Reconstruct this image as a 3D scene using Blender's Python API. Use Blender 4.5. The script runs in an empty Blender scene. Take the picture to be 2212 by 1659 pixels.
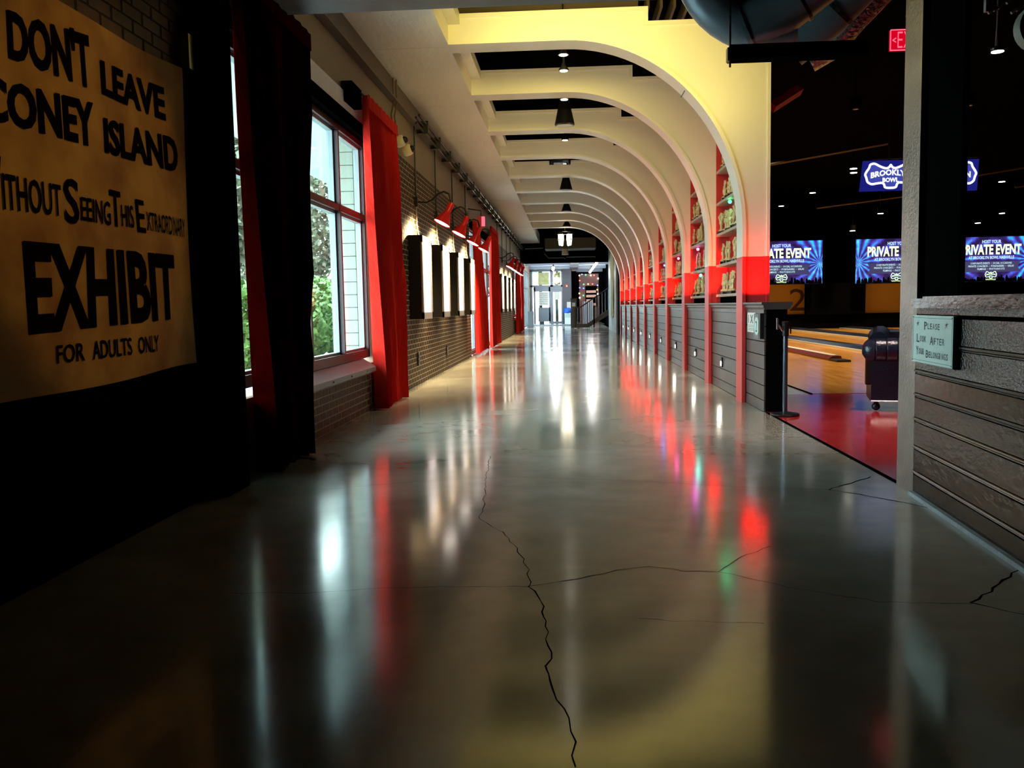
import bpy, bmesh, math, random
from mathutils import Vector, Matrix
C = bpy.context.scene
COL = C.collection
PI = math.pi
rnd = random.Random(7)

# ------------------------------------------------------------------ camera, world, exposure
cam_d = bpy.data.cameras.new('camera'); cam = bpy.data.objects.new('camera', cam_d); COL.objects.link(cam)
C.camera = cam
F_PX, YAW, PITCH, ROLL = 1891.6, .06573, .0879, -.01852
cam_d.sensor_width = 36.0; cam_d.lens = 36.0 * F_PX / 2212.0
cam_d.clip_start = .05; cam_d.clip_end = 400
_f = Vector((-math.sin(YAW)*math.cos(PITCH), math.cos(YAW)*math.cos(PITCH), -math.sin(PITCH)))
_r = Vector((math.cos(YAW), math.sin(YAW), 0)); _u = _r.cross(_f)
_c, _s = math.cos(ROLL), math.sin(ROLL)
r2 = _c*_r + _s*_u; u2 = -_s*_r + _c*_u
cam.matrix_world = Matrix(((r2.x, u2.x, -_f.x, 0), (r2.y, u2.y, -_f.y, 0), (r2.z, u2.z, -_f.z, 1.5), (0, 0, 0, 1)))

w = bpy.data.worlds.new('daylight'); C.world = w; w.use_nodes = True
bgn = w.node_tree.nodes['Background']
bgn.inputs[0].default_value = (.80, .94, 1.0, 1); bgn.inputs[1].default_value = 12.0

C.view_settings.view_transform = 'Standard'; C.view_settings.look = 'None'
C.view_settings.gamma = 1; C.view_settings.use_curve_mapping = False
C.view_settings.exposure = 0.92

def look(o, d):
    o.rotation_euler = Vector(d).to_track_quat('-Z', 'Y').to_euler()
def area(name, loc, d, sx, sy, power, color, spread=PI):
    l = bpy.data.lights.new(name, 'AREA'); l.shape = 'RECTANGLE'; l.size = sx; l.size_y = sy
    l.energy = power; l.color = color; l.spread = spread
    o = bpy.data.objects.new(name, l); COL.objects.link(o); o.location = loc; look(o, d); return o
def spot(name, loc, d, power, color, deg=60, blend=.6, size=.04):
    l = bpy.data.lights.new(name, 'SPOT'); l.energy = power; l.color = color; l.spot_size = math.radians(deg)
    l.spot_blend = blend; l.shadow_soft_size = size
    o = bpy.data.objects.new(name, l); COL.objects.link(o); o.location = loc; look(o, d); return o
def point(name, loc, power, color, size=.05):
    l = bpy.data.lights.new(name, 'POINT'); l.energy = power; l.color = color; l.shadow_soft_size = size
    o = bpy.data.objects.new(name, l); COL.objects.link(o); o.location = loc; return o

ARY = [13.35, 16.5, 19.9, 23.35, 26.8, 30.25, 33.7, 37.1, 40.6, 44.2]     # front face of every arch rib
YEL = (1.0, .80, .20)
# warm area lights without fixtures, added below the track to wash the arch ribs
area('light_arch_front', (-.1, 11.2, 5.2), (.10, 1, .05), 2.6, .3, 28, YEL, 1.9)
area('light_arch_front_side', (2.1, 11.0, 4.7), (.05, 1, -.15), .9, .3, 8, YEL, 1.9)
for i, y in enumerate(ARY[1:], 1):
    k = max(0, 1 - i/5.5)
    colr = (1.0, .78 + .08*(1-k), .28 + .30*(1-k))
    area('light_rib_wash', (-.1, y-1.9, 4.95), (.1, 1, -.02), 2.2, .12, (8*k + 2.2), colr)
# red uplights hidden on the wainscot cap in front of each rib
for i, y in enumerate(ARY):
    area('light_red_uplight', (2.65 if i else 2.80, y-.24, 1.515), (0, .36, 1), .07 if i else .26, .08, 5.0 if i else 5.5, (1, .035, .015), 1.05 if i else 1.6)
# bowling hall: warm lane lights far up, daylight-less hall
for (x, y) in ((6.5, 25), (10.5, 25), (6.5, 31), (11.5, 31), (8, 38), (13.5, 38), (9, 45), (15, 45), (20, 43)):
    spot('light_lane', (x, y, 7.2), (0, 0, -1), 1450, (1, .74, .40), 100, .8, .12)
for (x, y) in ((5.2, 18), (8.5, 18)): spot('light_approach', (x, y, 7.2), (0, 0, -1), 1000, (1, .78, .5), 80, .8, .12)
spot('light_red_floor', (4.6, 10.6, 7.0), (-.08, 0, -1), 950, (1, .78, .7), 52, .9, .12)
for x in (11.5, 17.6): area('light_mask', (x, 47.3, 1.9), (0, 1, -.05), 1.2, .3, 3.5, (1, .6, .15))
# unseen amber spot added to light the banner
spot('light_banner_fill', (1.3, 4.6, 3.9), (-4.2, .75, -1.55), 75, (1, .62, .20), 34, .5, .1)
# end lobby: unseen upward area light added to brighten the ceiling
area('light_lobby_fill', (-.2, 62, 2.0), (0, .2, 1), 4, 8, 170, (.85, .93, 1))

# ------------------------------------------------------------------ materials
def new_mat(name):
    m = bpy.data.materials.new(name); m.use_nodes = True
    return m, m.node_tree, m.node_tree.nodes['Principled BSDF']
def P(name, col, rough=.6, metal=0, emit=None, es=0, bump=None, var=None, spec=.5, coat=0, aniso_scale=(1, 1, 1)):
    m, nt, b = new_mat(name)
    b.inputs['Base Color'].default_value = (*col, 1); b.inputs['Roughness'].default_value = rough
    b.inputs['Metallic'].default_value = metal; b.inputs['Specular IOR Level'].default_value = spec
    b.inputs['Coat Weight'].default_value = coat
    if emit: b.inputs['Emission Color'].default_value = (*emit, 1); b.inputs['Emission Strength'].default_value = es
    if bump or var:
        tc = nt.nodes.new('ShaderNodeTexCoord'); mp = nt.nodes.new('ShaderNodeMapping'); mp.inputs['Scale'].default_value = aniso_scale
        nt.links.new(tc.outputs['Object'], mp.inputs[0])
    if bump:
        sc, st = bump; n = nt.nodes.new('ShaderNodeTexNoise'); n.inputs['Scale'].default_value = sc; n.inputs['Detail'].default_value = 4
        nt.links.new(mp.outputs[0], n.inputs['Vector'])
        bu = nt.nodes.new('ShaderNodeBump'); bu.inputs['Strength'].default_value = st; bu.inputs['Distance'].default_value = .02
        nt.links.new(n.outputs[0], bu.inputs['Height']); nt.links.new(bu.outputs[0], b.inputs['Normal'])
    if var:
        sc, c2 = var; n = nt.nodes.new('ShaderNodeTexNoise'); n.inputs['Scale'].default_value = sc; n.inputs['Detail'].default_value = 6
        nt.links.new(mp.outputs[0], n.inputs['Vector'])
        cr = nt.nodes.new('ShaderNodeValToRGB'); cr.color_ramp.elements[0].position = .35; cr.color_ramp.elements[1].position = .68
        cr.color_ramp.elements[0].color = (*col, 1); cr.color_ramp.elements[1].color = (*c2, 1)
        nt.links.new(n.outputs[0], cr.inputs[0]); nt.links.new(cr.outputs[0], b.inputs['Base Color'])
    return m
def E(name, col, s): return P(name, (0, 0, 0), 1, emit=col, es=s, spec=0)

M = dict(
 cream=P('cream_paint', (.74, .70, .60), .38, bump=(3, .05)),
 red=P('red_paint', (.62, .035, .04), .35),
 redpanel=P('red_panel_paint', (.55, .03, .03), .5),
 black=P('black_paint', (.0025, .0025, .003), .7, spec=0), glossblack=P('gloss_black_paint', (.002, .002, .002), .5, spec=0, bump=(6, .04)),
 blackm=P('black_metal', (.012, .012, .014), .35, .3),
 gloss=P('black_lacquer_boards', (.008, .007, .007), .15, bump=(20, .14), spec=.6, aniso_scale=(.5, .5, 1)),
 gloss2=P('worn_black_lacquer', (.008, .007, .007), .15, bump=(70, .6), spec=.7, aniso_scale=(.6, .6, 1)),
 wains=P('charcoal_boards', (.055, .05, .05), .32, bump=(9, .15), var=(4, (.075, .068, .066))),
 plaster=P('white_plywood', (.74, .68, .58), .42, bump=(9, .35), aniso_scale=(1.6, .5, 1)),
 brown=P('brown_wall_paint', (.20, .155, .10), .5),
 browndark=P('dark_brown_steel', (.085, .062, .042), .45),
 mortar=P('mortar', (.42, .34, .23), .85),
 brick=P('brown_brick', (.036, .020, .007), .6, var=(60, (.022, .012, .005)), spec=.2),
 brickdark=P('dark_red_brick', (.10, .045, .02), .6, var=(8, (.03, .018, .01))),
 mortardark=P('dark_mortar', (.012, .010, .008), .9),
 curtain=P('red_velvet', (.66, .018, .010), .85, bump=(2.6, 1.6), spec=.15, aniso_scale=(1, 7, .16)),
 curtain_shaded=P('shaded_red_velvet', (.035, .0006, .0006), .9, bump=(2.6, 1.6), spec=0, aniso_scale=(1, 7, .16)),  # same red velvet, with the near curtain's shade put into the colour
 maroon=P('maroon_frame', (.05, .006, .014), .4),
 alu=P('aluminium', (.22, .27, .29), .4, .15),
 steel=P('worn_steel', (.24, .22, .21), .30, .85, bump=(40, .25), var=(3, (.34, .31, .29))),
 teal=P('teal_painted_beam', (.075, .10, .105), .45, var=(3, (.10, .13, .135))),
 duct=P('dark_duct', (.13, .18, .22), .36, .25),
 foil=P('foil_duct', (.35, .37, .42), .25, .9, bump=(22, 1.0)),
 cloth=P('ochre_banner_cloth', (.48, .27, .06), .85, bump=(2.2, .9), var=(2.4, (.27, .12, .02))),
 ink=P('black_banner_ink', (.004, .0035, .003), .9, spec=0),
 shade=P('red_lamp_enamel', (.62, .012, .012), .18),
 ivory=P('ivory_plastic', (.72, .62, .42), .35),
 gold=P('pale_gilt', (.66, .55, .32), .35, .15, bump=(40, .6)),
 shelf=P('greige_shelf', (.40, .36, .30), .5),
 mint=P('mint_sign', (.50, .66, .62), .45, var=(20, (.46, .62, .58))),
 signink=P('sign_ink', (.02, .05, .06), .6),
 white=P('white_card', (.75, .75, .70), .5),
 greyp=P('grey_plastic', (.16, .16, .17), .5),
 redfloor=P('red_floor', (.34, .012, .016), .16, bump=(3, .1), var=(2.5, (.42, .03, .03))),
 leather=P('navy_leather', (.012, .014, .03), .28, bump=(30, .3)),
 nail=P('brass_nail', (.6, .45, .2), .3, .9),
 concrete=P('grey_concrete', (.22, .25, .27), .5, var=(2, (.30, .33, .35))),
 lobbyw=P('lobby_cladding', (.10, .10, .12), .5),
 lobbyf=P('lobby_frame', (.22, .25, .30), .4, .3),
 paleyel=P('pale_yellow_cloth', (.72, .66, .30), .8),
 ceilw=P('white_ceiling', (.80, .84, .86), .6),
 blue=P('blue_bag', (.02, .12, .62), .35, bump=(9, .8)),
 corr=P('white_corrugated', (.75, .80, .88), .4),
 brickred=P('reddish_wall', (.25, .10, .09), .7, var=(9, (.16, .12, .12))),
 silver=P('silver', (.5, .5, .5), .25, .9),
 leaf=P('leaf_green', (.045, .10, .02), .6, var=(3, (.10, .20, .04))),
 leaf2=P('leaf_dark', (.04, .07, .035), .6, var=(3, (.11, .09, .06))),
 bark=P('bark', (.16, .11, .09), .9),
 cmu=P('pale_block', (.26, .29, .25), .8),
 groove=P('block_groove', (.07, .09, .085), .9),
 pave=P('pavement', (.30, .32, .32), .8),
 canopy=P('canopy', (.5, .58, .58), .7),
 digit=P('digit_paint', (.03, .008, .004), .6),
 amber=P('amber_panel', (.34, .17, .02), .6),
 rail=P('rail_grey', (.55, .62, .62), .3),
 railred=P('rail_maroon', (.14, .03, .025), .25),
 gut=P('gutter_black', (.015, .018, .03), .2),
 redsteel=P('red_beam', (.30, .005, .012), .5),
 bead=P('lacquer_bead', (.09, .085, .085), .2, spec=.8),
 e_ceil=E('added_ceiling_glow', (.72, .86, 1), .95), e_jar=E('jar_glow', (1, .90, .68), 2.2), e_white=E('lamp_glow', (1, .93, .76), 7), e_disc=E('lamp_disc_glow', (1, .93, .80), 5),
 e_cool=E('cool_glow', (.9, .95, 1), 6), e_step=E('step_light_glow', (1, .93, .78), 14), e_down=E('downlight_glow', (1, .95, .85), 5),
 e_cyan=E('cyan_bulb', (.1, .9, .75), 3), e_pink=E('pink_bulb', (1, .15, .5), 3), e_green=E('green_bulb', (.05, .8, .25), 3), e_redb=E('red_bulb', (1, .12, .08), 2.5),
 e_yel=E('yellow_bulb', (1, .75, .2), 2.5), e_blue=E('blue_bulb', (.12, .2, 1), 2.5),
 e_exit=E('exit_red', (.85, .0, .02), .42), e_exit2=E('exit_pink', (1, .14, .22), .7),
 e_txt=E('screen_text', (.74, 1, .55), .80), e_txtb=E('screen_text_pale', (.62, .9, 1), .62), e_logo=E('logo_white', (.80, .86, 1), .85),
 e_navy=E('logo_navy', (.008, .01, .14), .7), e_navy2=E('logo_navy_light', (.04, .05, .30), .7), e_band=E('screen_band', (.035, .03, .075), 1.0),
)
def floor_mat():
    m, nt, b = new_mat('polished_concrete'); L = nt.links
    tc = nt.nodes.new('ShaderNodeTexCoord')
    n1 = nt.nodes.new('ShaderNodeTexNoise'); n1.inputs['Scale'].default_value = .55; n1.inputs['Detail'].default_value = 4; n1.inputs['Roughness'].default_value = .5; n1.inputs['Distortion'].default_value = .6
    n2 = nt.nodes.new('ShaderNodeTexNoise'); n2.inputs['Scale'].default_value = 3.5; n2.inputs['Detail'].default_value = 2
    for n in (n1, n2): L.new(tc.outputs['Object'], n.inputs['Vector'])
    cr = nt.nodes.new('ShaderNodeValToRGB'); e = cr.color_ramp.elements
    e[0].position = .33; e[0].color = (.31, .295, .235, 1); e[1].position = .66; e[1].color = (.46, .445, .375, 1)
    L.new(n1.outputs[0], cr.inputs[0])
    mx = nt.nodes.new('ShaderNodeMix'); mx.data_type = 'RGBA'; mx.blend_type = 'MULTIPLY'; mx.inputs[0].default_value = .35
    L.new(cr.outputs[0], mx.inputs['A']); L.new(n2.outputs[0], mx.inputs['B']); L.new(mx.outputs['Result'], b.inputs['Base Color'])
    mr = nt.nodes.new('ShaderNodeMapRange'); mr.inputs['From Min'].default_value = .3; mr.inputs['From Max'].default_value = .7
    mr.inputs['To Min'].default_value = .09; mr.inputs['To Max'].default_value = .17
    L.new(n1.outputs[0], mr.inputs[0]); L.new(mr.outputs[0], b.inputs['Roughness'])
    # slow waviness of the polished slab
    n3 = nt.nodes.new('ShaderNodeTexNoise'); n3.inputs['Scale'].default_value = 1.3; n3.inputs['Detail'].default_value = 1
    L.new(tc.outputs['Object'], n3.inputs['Vector'])
    bu = nt.nodes.new('ShaderNodeBump'); bu.inputs['Strength'].default_value = .14; bu.inputs['Distance'].default_value = .0025
    L.new(n3.outputs[0], bu.inputs['Height']); L.new(bu.outputs[0], b.inputs['Normal'])
    b.inputs['Specular IOR Level'].default_value = .5; b.inputs['IOR'].default_value = 1.95
    return m
M['floor'] = floor_mat()
def wood_mat():
    m, nt, b = new_mat('lane_maple'); L = nt.links
    tc = nt.nodes.new('ShaderNodeTexCoord'); mp = nt.nodes.new('ShaderNodeMapping'); mp.inputs['Scale'].default_value = (9, .35, 1)
    n = nt.nodes.new('ShaderNodeTexNoise'); n.inputs['Scale'].default_value = 2.2; n.inputs['Detail'].default_value = 5
    L.new(tc.outputs['Object'], mp.inputs[0]); L.new(mp.outputs[0], n.inputs['Vector'])
    cr = nt.nodes.new('ShaderNodeValToRGB'); e = cr.color_ramp.elements
    e[0].position = .3; e[0].color = (.34, .14, .025, 1); e[1].position = .7; e[1].color = (.60, .31, .07, 1)
    L.new(n.outputs[0], cr.inputs[0]); L.new(cr.outputs[0], b.inputs['Base Color']); b.inputs['Roughness'].default_value = .16
    return m
M['wood'] = wood_mat()
def glass_mat():
    m = bpy.data.materials.new('window_glass'); m.use_nodes = True; nt = m.node_tree; nt.nodes.clear()
    o = nt.nodes.new('ShaderNodeOutputMaterial'); t = nt.nodes.new('ShaderNodeBsdfTransparent'); t.inputs[0].default_value = (.86, .94, .92, 1)
    g = nt.nodes.new('ShaderNodeBsdfGlossy'); g.inputs['Roughness'].default_value = .03
    lw = nt.nodes.new('ShaderNodeLayerWeight'); pw = nt.nodes.new('ShaderNodeMath'); pw.operation = 'POWER'; pw.inputs[1].default_value = 5
    f = nt.nodes.new('ShaderNodeMath'); f.operation = 'MULTIPLY_ADD'; f.inputs[1].default_value = .35; f.inputs[2].default_value = .03
    nt.links.new(lw.outputs['Facing'], pw.inputs[0]); nt.links.new(pw.outputs[0], f.inputs[0]); x = nt.nodes.new('ShaderNodeMixShader')
    nt.links.new(f.outputs[0], x.inputs[0]); nt.links.new(t.outputs[0], x.inputs[1]); nt.links.new(g.outputs[0], x.inputs[2]); nt.links.new(x.outputs[0], o.inputs[0])
    return m
M['glass'] = glass_mat()
def poster_mat(seed, tint):
    m, nt, b = new_mat('lit_poster'); L = nt.links
    b.inputs['Base Color'].default_value = (.02, .02, .02, 1); b.inputs['Roughness'].default_value = .25
    tc = nt.nodes.new('ShaderNodeTexCoord'); mp = nt.nodes.new('ShaderNodeMapping'); mp.inputs['Location'].default_value = (seed, seed*2, 0); mp.inputs['Scale'].default_value = (1, 3.2, 1.1)
    n = nt.nodes.new('ShaderNodeTexNoise'); n.inputs['Scale'].default_value = 2.4; n.inputs['Detail'].default_value = 5
    L.new(tc.outputs['Object'], mp.inputs[0]); L.new(mp.outputs[0], n.inputs['Vector'])
    cr = nt.nodes.new('ShaderNodeValToRGB'); e = cr.color_ramp.elements
    e[0].position = .34; e[0].color = (*tint, 1); e[1].position = .52; e[1].color = (1, .96, .93, 1)
    L.new(n.outputs[0], cr.inputs[0]); L.new(cr.outputs[0], b.inputs['Emission Color']); b.inputs['Emission Strength'].default_value = 1.0
    return m
def screen_mat():
    m, nt, b = new_mat('concert_screen'); L = nt.links; b.inputs['Base Color'].default_value = (0, 0, 0, 1)
    tc = nt.nodes.new('ShaderNodeTexCoord'); sp = nt.nodes.new('ShaderNodeSeparateXYZ'); L.new(tc.outputs['Object'], sp.inputs[0])
    def mth(op, a, c=None, v=None):
        x = nt.nodes.new('ShaderNodeMath'); x.operation = op; L.new(a, x.inputs[0])
        if c is not None: L.new(c, x.inputs[1])
        if v is not None: x.inputs[1].default_value = v
        return x.outputs[0]
    ab = mth('ABSOLUTE', sp.outputs[0]); dx = mth('SUBTRACT', ab, v=2.0)            # beams fan out from both sides
    dz = mth('ADD', sp.outputs[2], v=.05); an = mth('ARCTAN2', dz, dx)
    s1 = mth('SINE', mth('MULTIPLY', an, v=17)); n = nt.nodes.new('ShaderNodeTexNoise'); n.inputs['Scale'].default_value = 2.5; n.inputs['Detail'].default_value = 6
    L.new(tc.outputs['Object'], n.inputs['Vector'])
    mix = mth('ADD', mth('MULTIPLY', s1, v=.24), mth('MULTIPLY', n.outputs[0], v=1.05))
    r = mth('MULTIPLY', mth('ABSOLUTE', dx), v=-.20); val = mth('ADD', mix, r)
    cr = nt.nodes.new('ShaderNodeValToRGB'); e = cr.color_ramp.elements
    e[0].position = .06; e[0].color = (.015, .008, .05, 1); e[1].position = .95; e[1].color = (.25, .85, 1, 1)
    a = cr.color_ramp.elements.new(.30); a.color = (.045, .02, .20, 1); a = cr.color_ramp.elements.new(.52); a.color = (.06, .10, .62, 1); a = cr.color_ramp.elements.new(.72); a.color = (.02, .42, .85, 1)
    L.new(val, cr.inputs[0]); L.new(cr.outputs[0], b.inputs['Emission Color']); b.inputs['Emission Strength'].default_value = .72
    return m
M['screen'] = screen_mat()

# ------------------------------------------------------------------ mesh helpers
class MB:
    def __init__(s): s.v = []; s.f = []
    def add(s, vs, fs):
        o = len(s.v); s.v += [tuple(v) for v in vs]; s.f += [tuple(i+o for i in f) for f in fs]; return s
    def box(s, x0, x1, y0, y1, z0, z1):
        return s.add([(x0,y0,z0),(x1,y0,z0),(x1,y1,z0),(x0,y1,z0),(x0,y0,z1),(x1,y0,z1),(x1,y1,z1),(x0,y1,z1)],
                     [(0,3,2,1),(4,5,6,7),(0,1,5,4),(1,2,6,5),(2,3,7,6),(3,0,4,7)])
    def quad(s, a, b, c, d): return s.add([a,b,c,d], [(0,1,2,3)])
    def prism(s, pts, axis, a, b):
        """pts: 2-D outline (counter-clockwise), swept along axis from a to b"""
        n = len(pts)
        def mk(p, t): return {'x': (t, p[0], p[1]), 'y': (p[0], t, p[1]), 'z': (p[0], p[1], t)}[axis]
        vs = [mk(p, a) for p in pts] + [mk(p, b) for p in pts]
        return s.add(vs, [tuple(range(n)), tuple(range(2*n-1, n-1, -1))] + [(i, i+n, (i+1) % n+n, (i+1) % n) for i in range(n)])
    def tube(s, pts, r, n=8, caps=True):
        pts = [Vector(p) for p in pts]; rs = r if isinstance(r, (list, tuple)) else [r]*len(pts)
        base = len(s.v); up = None
        for i, p in enumerate(pts):
            t = (pts[min(i+1, len(pts)-1)] - pts[max(i-1, 0)]).normalized()
            if up is None: up = Vector((0, 0, 1)) if abs(t.z) < .9 else Vector((1, 0, 0))
            a = t.cross(up); a.normalize(); bq = a.cross(t); up = bq
            for k in range(n):
                q = 2*PI*k/n; s.v.append(tuple(p + rs[i]*(math.cos(q)*a + math.sin(q)*bq)))
        for i in range(len(pts)-1):
            for k in range(n):
                s.f.append((base+i*n+k, base+i*n+(k+1) % n, base+(i+1)*n+(k+1) % n, base+(i+1)*n+k))
        if caps:
            s.f.append(tuple(base+k for k in range(n-1, -1, -1))); s.f.append(tuple(base+(len(pts)-1)*n+k for k in range(n)))
        return s
    def lathe(s, prof, c=(0, 0, 0), n=16, mat=None):
        base = len(s.v)
        for (r, z) in prof:
            for k in range(n):
                q = 2*PI*k/n; p = Vector((r*math.cos(q), r*math.sin(q), z))
                if mat: p = mat @ p
                s.v.append((p.x+c[0], p.y+c[1], p.z+c[2]))
        for i in range(len(prof)-1):
            for k in range(n): s.f.append((base+i*n+k, base+i*n+(k+1) % n, base+(i+1)*n+(k+1) % n, base+(i+1)*n+k))
        s.f.append(tuple(base+k for k in range(n-1, -1, -1))); s.f.append(tuple(base+(len(prof)-1)*n+k for k in range(n)))
        return s
    def ball(s, c, r, n=8, m=5, sq=(1, 1, 1)):
        return s.lathe([(max(r*math.sin(PI*i/m), .0004), -r*math.cos(PI*i/m)) for i in range(m+1)], c, n, Matrix.Diagonal((*sq, 1)).to_3x3() if sq != (1,1,1) else None)
    def mesh(s, name, mat, smooth=False):
        me = bpy.data.meshes.new(name); me.from_pydata(s.v, [], s.f); me.update()
        ms = mat if isinstance(mat, (list, tuple)) else [mat]
        for m_ in ms: me.materials.append(M[m_] if isinstance(m_, str) else m_)
        if smooth:
            for p in me.polygons: p.use_smooth = True
            try: me.set_sharp_from_angle(angle=math.radians(38))
            except Exception: pass
        return me
    def build(s, name, mat, parent=None, smooth=False, loc=None, **tags):
        o = bpy.data.objects.new(name, s.mesh(name, mat, smooth)); COL.objects.link(o)
        if loc is not None: o.location = loc
        if parent is not None:
            o.parent = parent
            if loc is None: o.matrix_parent_inverse = Matrix.Translation(parent.location).inverted() if parent.rotation_euler.z == 0 else parent.matrix_basis.inverted()
        for k, v in tags.items(): o[k] = v
        return o
def tag(o, label=None, cat=None, group=None, kind=None):
    if label: o['label'] = label
    if cat: o['category'] = cat
    if group: o['group'] = group
    if kind: o['kind'] = kind
    return o
def thing(name, loc, label, cat, group=None, rz=0):
    o = bpy.data.objects.new(name, None); COL.objects.link(o); o.location = loc; o.rotation_euler = (0, 0, rz)
    return tag(o, label, cat, group)
def box(name, b, mat, parent=None, **t): return MB().box(*b).build(name, mat, parent, **t)
def copy_tree(o, loc=None, label=None, group=None, parent=None):
    c = o.copy(); COL.objects.link(c)
    if parent is not None: c.parent = parent
    if loc is not None: c.location = loc
    if label: c['label'] = label
    if group: c['group'] = group
    for ch in list(o.children): copy_tree(ch, parent=c)
    return c
def text_geo(txt, bold=0.0, res=2):
    cu = bpy.data.curves.new('t', 'FONT'); cu.body = txt; cu.size = 1; cu.offset = bold; cu.resolution_u = res
    o = bpy.data.objects.new('t', cu); COL.objects.link(o); bpy.context.view_layer.update()
    me = bpy.data.meshes.new_from_object(o.evaluated_get(bpy.context.evaluated_depsgraph_get()))
    vs = [v.co.copy() for v in me.vertices]; fs = [tuple(p.vertices) for p in me.polygons]
    bpy.data.objects.remove(o); bpy.data.meshes.remove(me); bpy.data.curves.remove(cu)
    x0 = min(v.x for v in vs); x1 = max(v.x for v in vs); y0 = min(v.y for v in vs); y1 = max(v.y for v in vs)
    return [((v.x-x0)/(x1-x0), (v.y-y0)/(y1-y0)) for v in vs], fs
def text_on(mb, txt, fn, bold=0.0, res=2):
    """fn maps (s, t) in 0..1 over the word's box to a 3-D point"""
    vs, fs = text_geo(txt, bold, res); mb.add([fn(s, t) for s, t in vs], fs); return mb
def plane_fn(o, u, v, wd, ht):
    o, u, v = Vector(o), Vector(u), Vector(v)
    return lambda s, t: tuple(o + u*(wd*s) + v*(ht*t))

ordn = ['nearest', 'second', 'third', 'fourth', 'fifth', 'sixth', 'seventh', 'eighth', 'ninth', 'farthest']

# ------------------------------------------------------------------ shell
flo = box('floor', (-3.4, 2.68, -3, 69, -.2, 0), 'floor', kind='structure')
box('floor', (2.68, 32, -3, 14.45, -.2, -.001), 'redfloor', kind='structure')
box('floor', (2.68, 3.93, 14.45, 70, -.2, -.002), 'floor', kind='structure')
box('floor', (3.93, 32, 21.7, 50, -.2, -.002), 'wood', kind='structure')
box('floor', (2.68, 32, 50, 86, -.2, -.002), 'floor', kind='structure')
box('floor', (-3.4, 2.68, 69, 86, -.2, 0), 'floor', kind='structure')
box('trim_1', (2.66, 2.70, 7.2, 12.05, -.01, .006), 'black', kind='structure')
# floor cracks: narrow dark ribbons following the slab's cracks
def crack(pts, wd, jit=.012, par=flo):
    mb = MB(); P_ = []
    for a, b in zip(pts[:-1], pts[1:]):
        a, b = Vector((*a, 0)), Vector((*b, 0)); n = max(2, int((b-a).length/.07))
        for i in range(n): P_.append(a.lerp(b, i/n) + Vector((rnd.uniform(-jit, jit), rnd.uniform(-jit, jit), 0)))
    P_.append(Vector((*pts[-1], 0)))
    vs = []; fs = []
    for i, p in enumerate(P_):
        t = (P_[min(i+1, len(P_)-1)] - P_[max(0, i-1)]).normalized(); q = Vector((-t.y, t.x, 0))*wd*rnd.uniform(.5, 1.2)
        vs += [(p+q+Vector((0, 0, .0012)))[:], (p-q+Vector((0, 0, .0012)))[:]]
    for i in range(len(P_)-1): fs.append((2*i, 2*i+1, 2*i+3, 2*i+2))
    mb.add(vs, fs).build('crack', 'black', par)
crack([(-0.804, 8.733), (-0.749, 7.645), (-0.664, 6.55), (-0.652, 6.084), (-0.445, 5.724), (-0.344, 5.331), (-0.244, 4.898), (-0.23, 4.583)], 0.00269)
crack([(-0.23, 4.583), (-0.142, 4.278), (-0.119, 3.848), (-0.085, 3.689), (-0.115, 3.541), (-0.088, 3.32), (-0.041, 3.162), (-0.008, 2.984), (0.004, 2.743)], 0.00367)
crack([(-1.816, 4.454), (-1.321, 4.481), (-1.085, 4.545), (-0.713, 4.579), (-0.23, 4.583)], 0.0022)
crack([(-0.23, 4.583), (0.037, 4.729), (0.249, 4.883), (0.437, 4.954), (0.636, 4.867), (0.828, 4.859), (1.01, 4.694), (1.214, 4.541)], 0.00306)
crack([(0.828, 4.859), (0.995, 5.131), (1.226, 5.381)], 0.0022)
crack([(-2.086, 7.124), (-1.339, 7.455), (-0.543, 7.639), (0.657, 7.4), (1.521, 7.095), (2.052, 7.029)], 0.0022)
crack([(2.052, 7.029), (2.55, 7.547)], 0.00734)
crack([(2.052, 7.029), (2.347, 6.735), (2.582, 6.379)], 0.00734)
crack([(0.317, 4.101), (0.576, 4.074), (0.895, 4.054)], 0.00184)
crack([(1.214, 4.541), (1.53, 4.365), (1.965, 4.335)], 0.00245)
crack([(1.971, 4.349), (2.245, 4.647), (2.46, 4.891)], 0.00734)
crack([(1.971, 4.349), (2.138, 4.188)], 0.00612)
# walls
HALL = 7.6
wl = MB()
for (y0, y1, z0, z1) in ((7.3, 13.25, 0, .70), (7.3, 13.25, 4.10, HALL), (13.25, 26.6, 0, HALL), (26.6, 35.5, 4.10, HALL),
                         (35.5, 48, 0, HALL), (48, 54, 0, .88), (48, 54, 4.10, HALL), (54, 59, 0, HALL), (59, 67, 4.0, HALL), (67, 86, 0, HALL)):
    wl.box(-3.14, -2.965, y0, y1, z0, z1)
WL = wl.build('wall_left', 'brown', kind='structure')
box('wall_left_near', (-3.14, -2.966, -3, 7.3, 0, HALL), 'black', kind='structure')
box('wall_back', (-3.3, 32, -3.3, -3, 0, HALL), 'black', kind='structure')
box('wall_far', (2.7, 32, 50.2, 50.5, 0, HALL), 'black', kind='structure')
box('wall_right', (32, 32.3, -3.3, 50.5, 0, HALL), 'black', kind='structure')
box('ceiling', (-3.3, 32.3, -3.3, 55, HALL, HALL+.2), 'black', kind='structure')
# header that closes the hall, lobby beyond it
box('wall_header', (-2.96, 2.7, 55, 55.4, 4.17, HALL), 'black', kind='structure')
box('ceiling', (-3.3, 3.6, 55.4, 86, 4.62, 4.8), 'ceilw', kind='structure')

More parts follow.
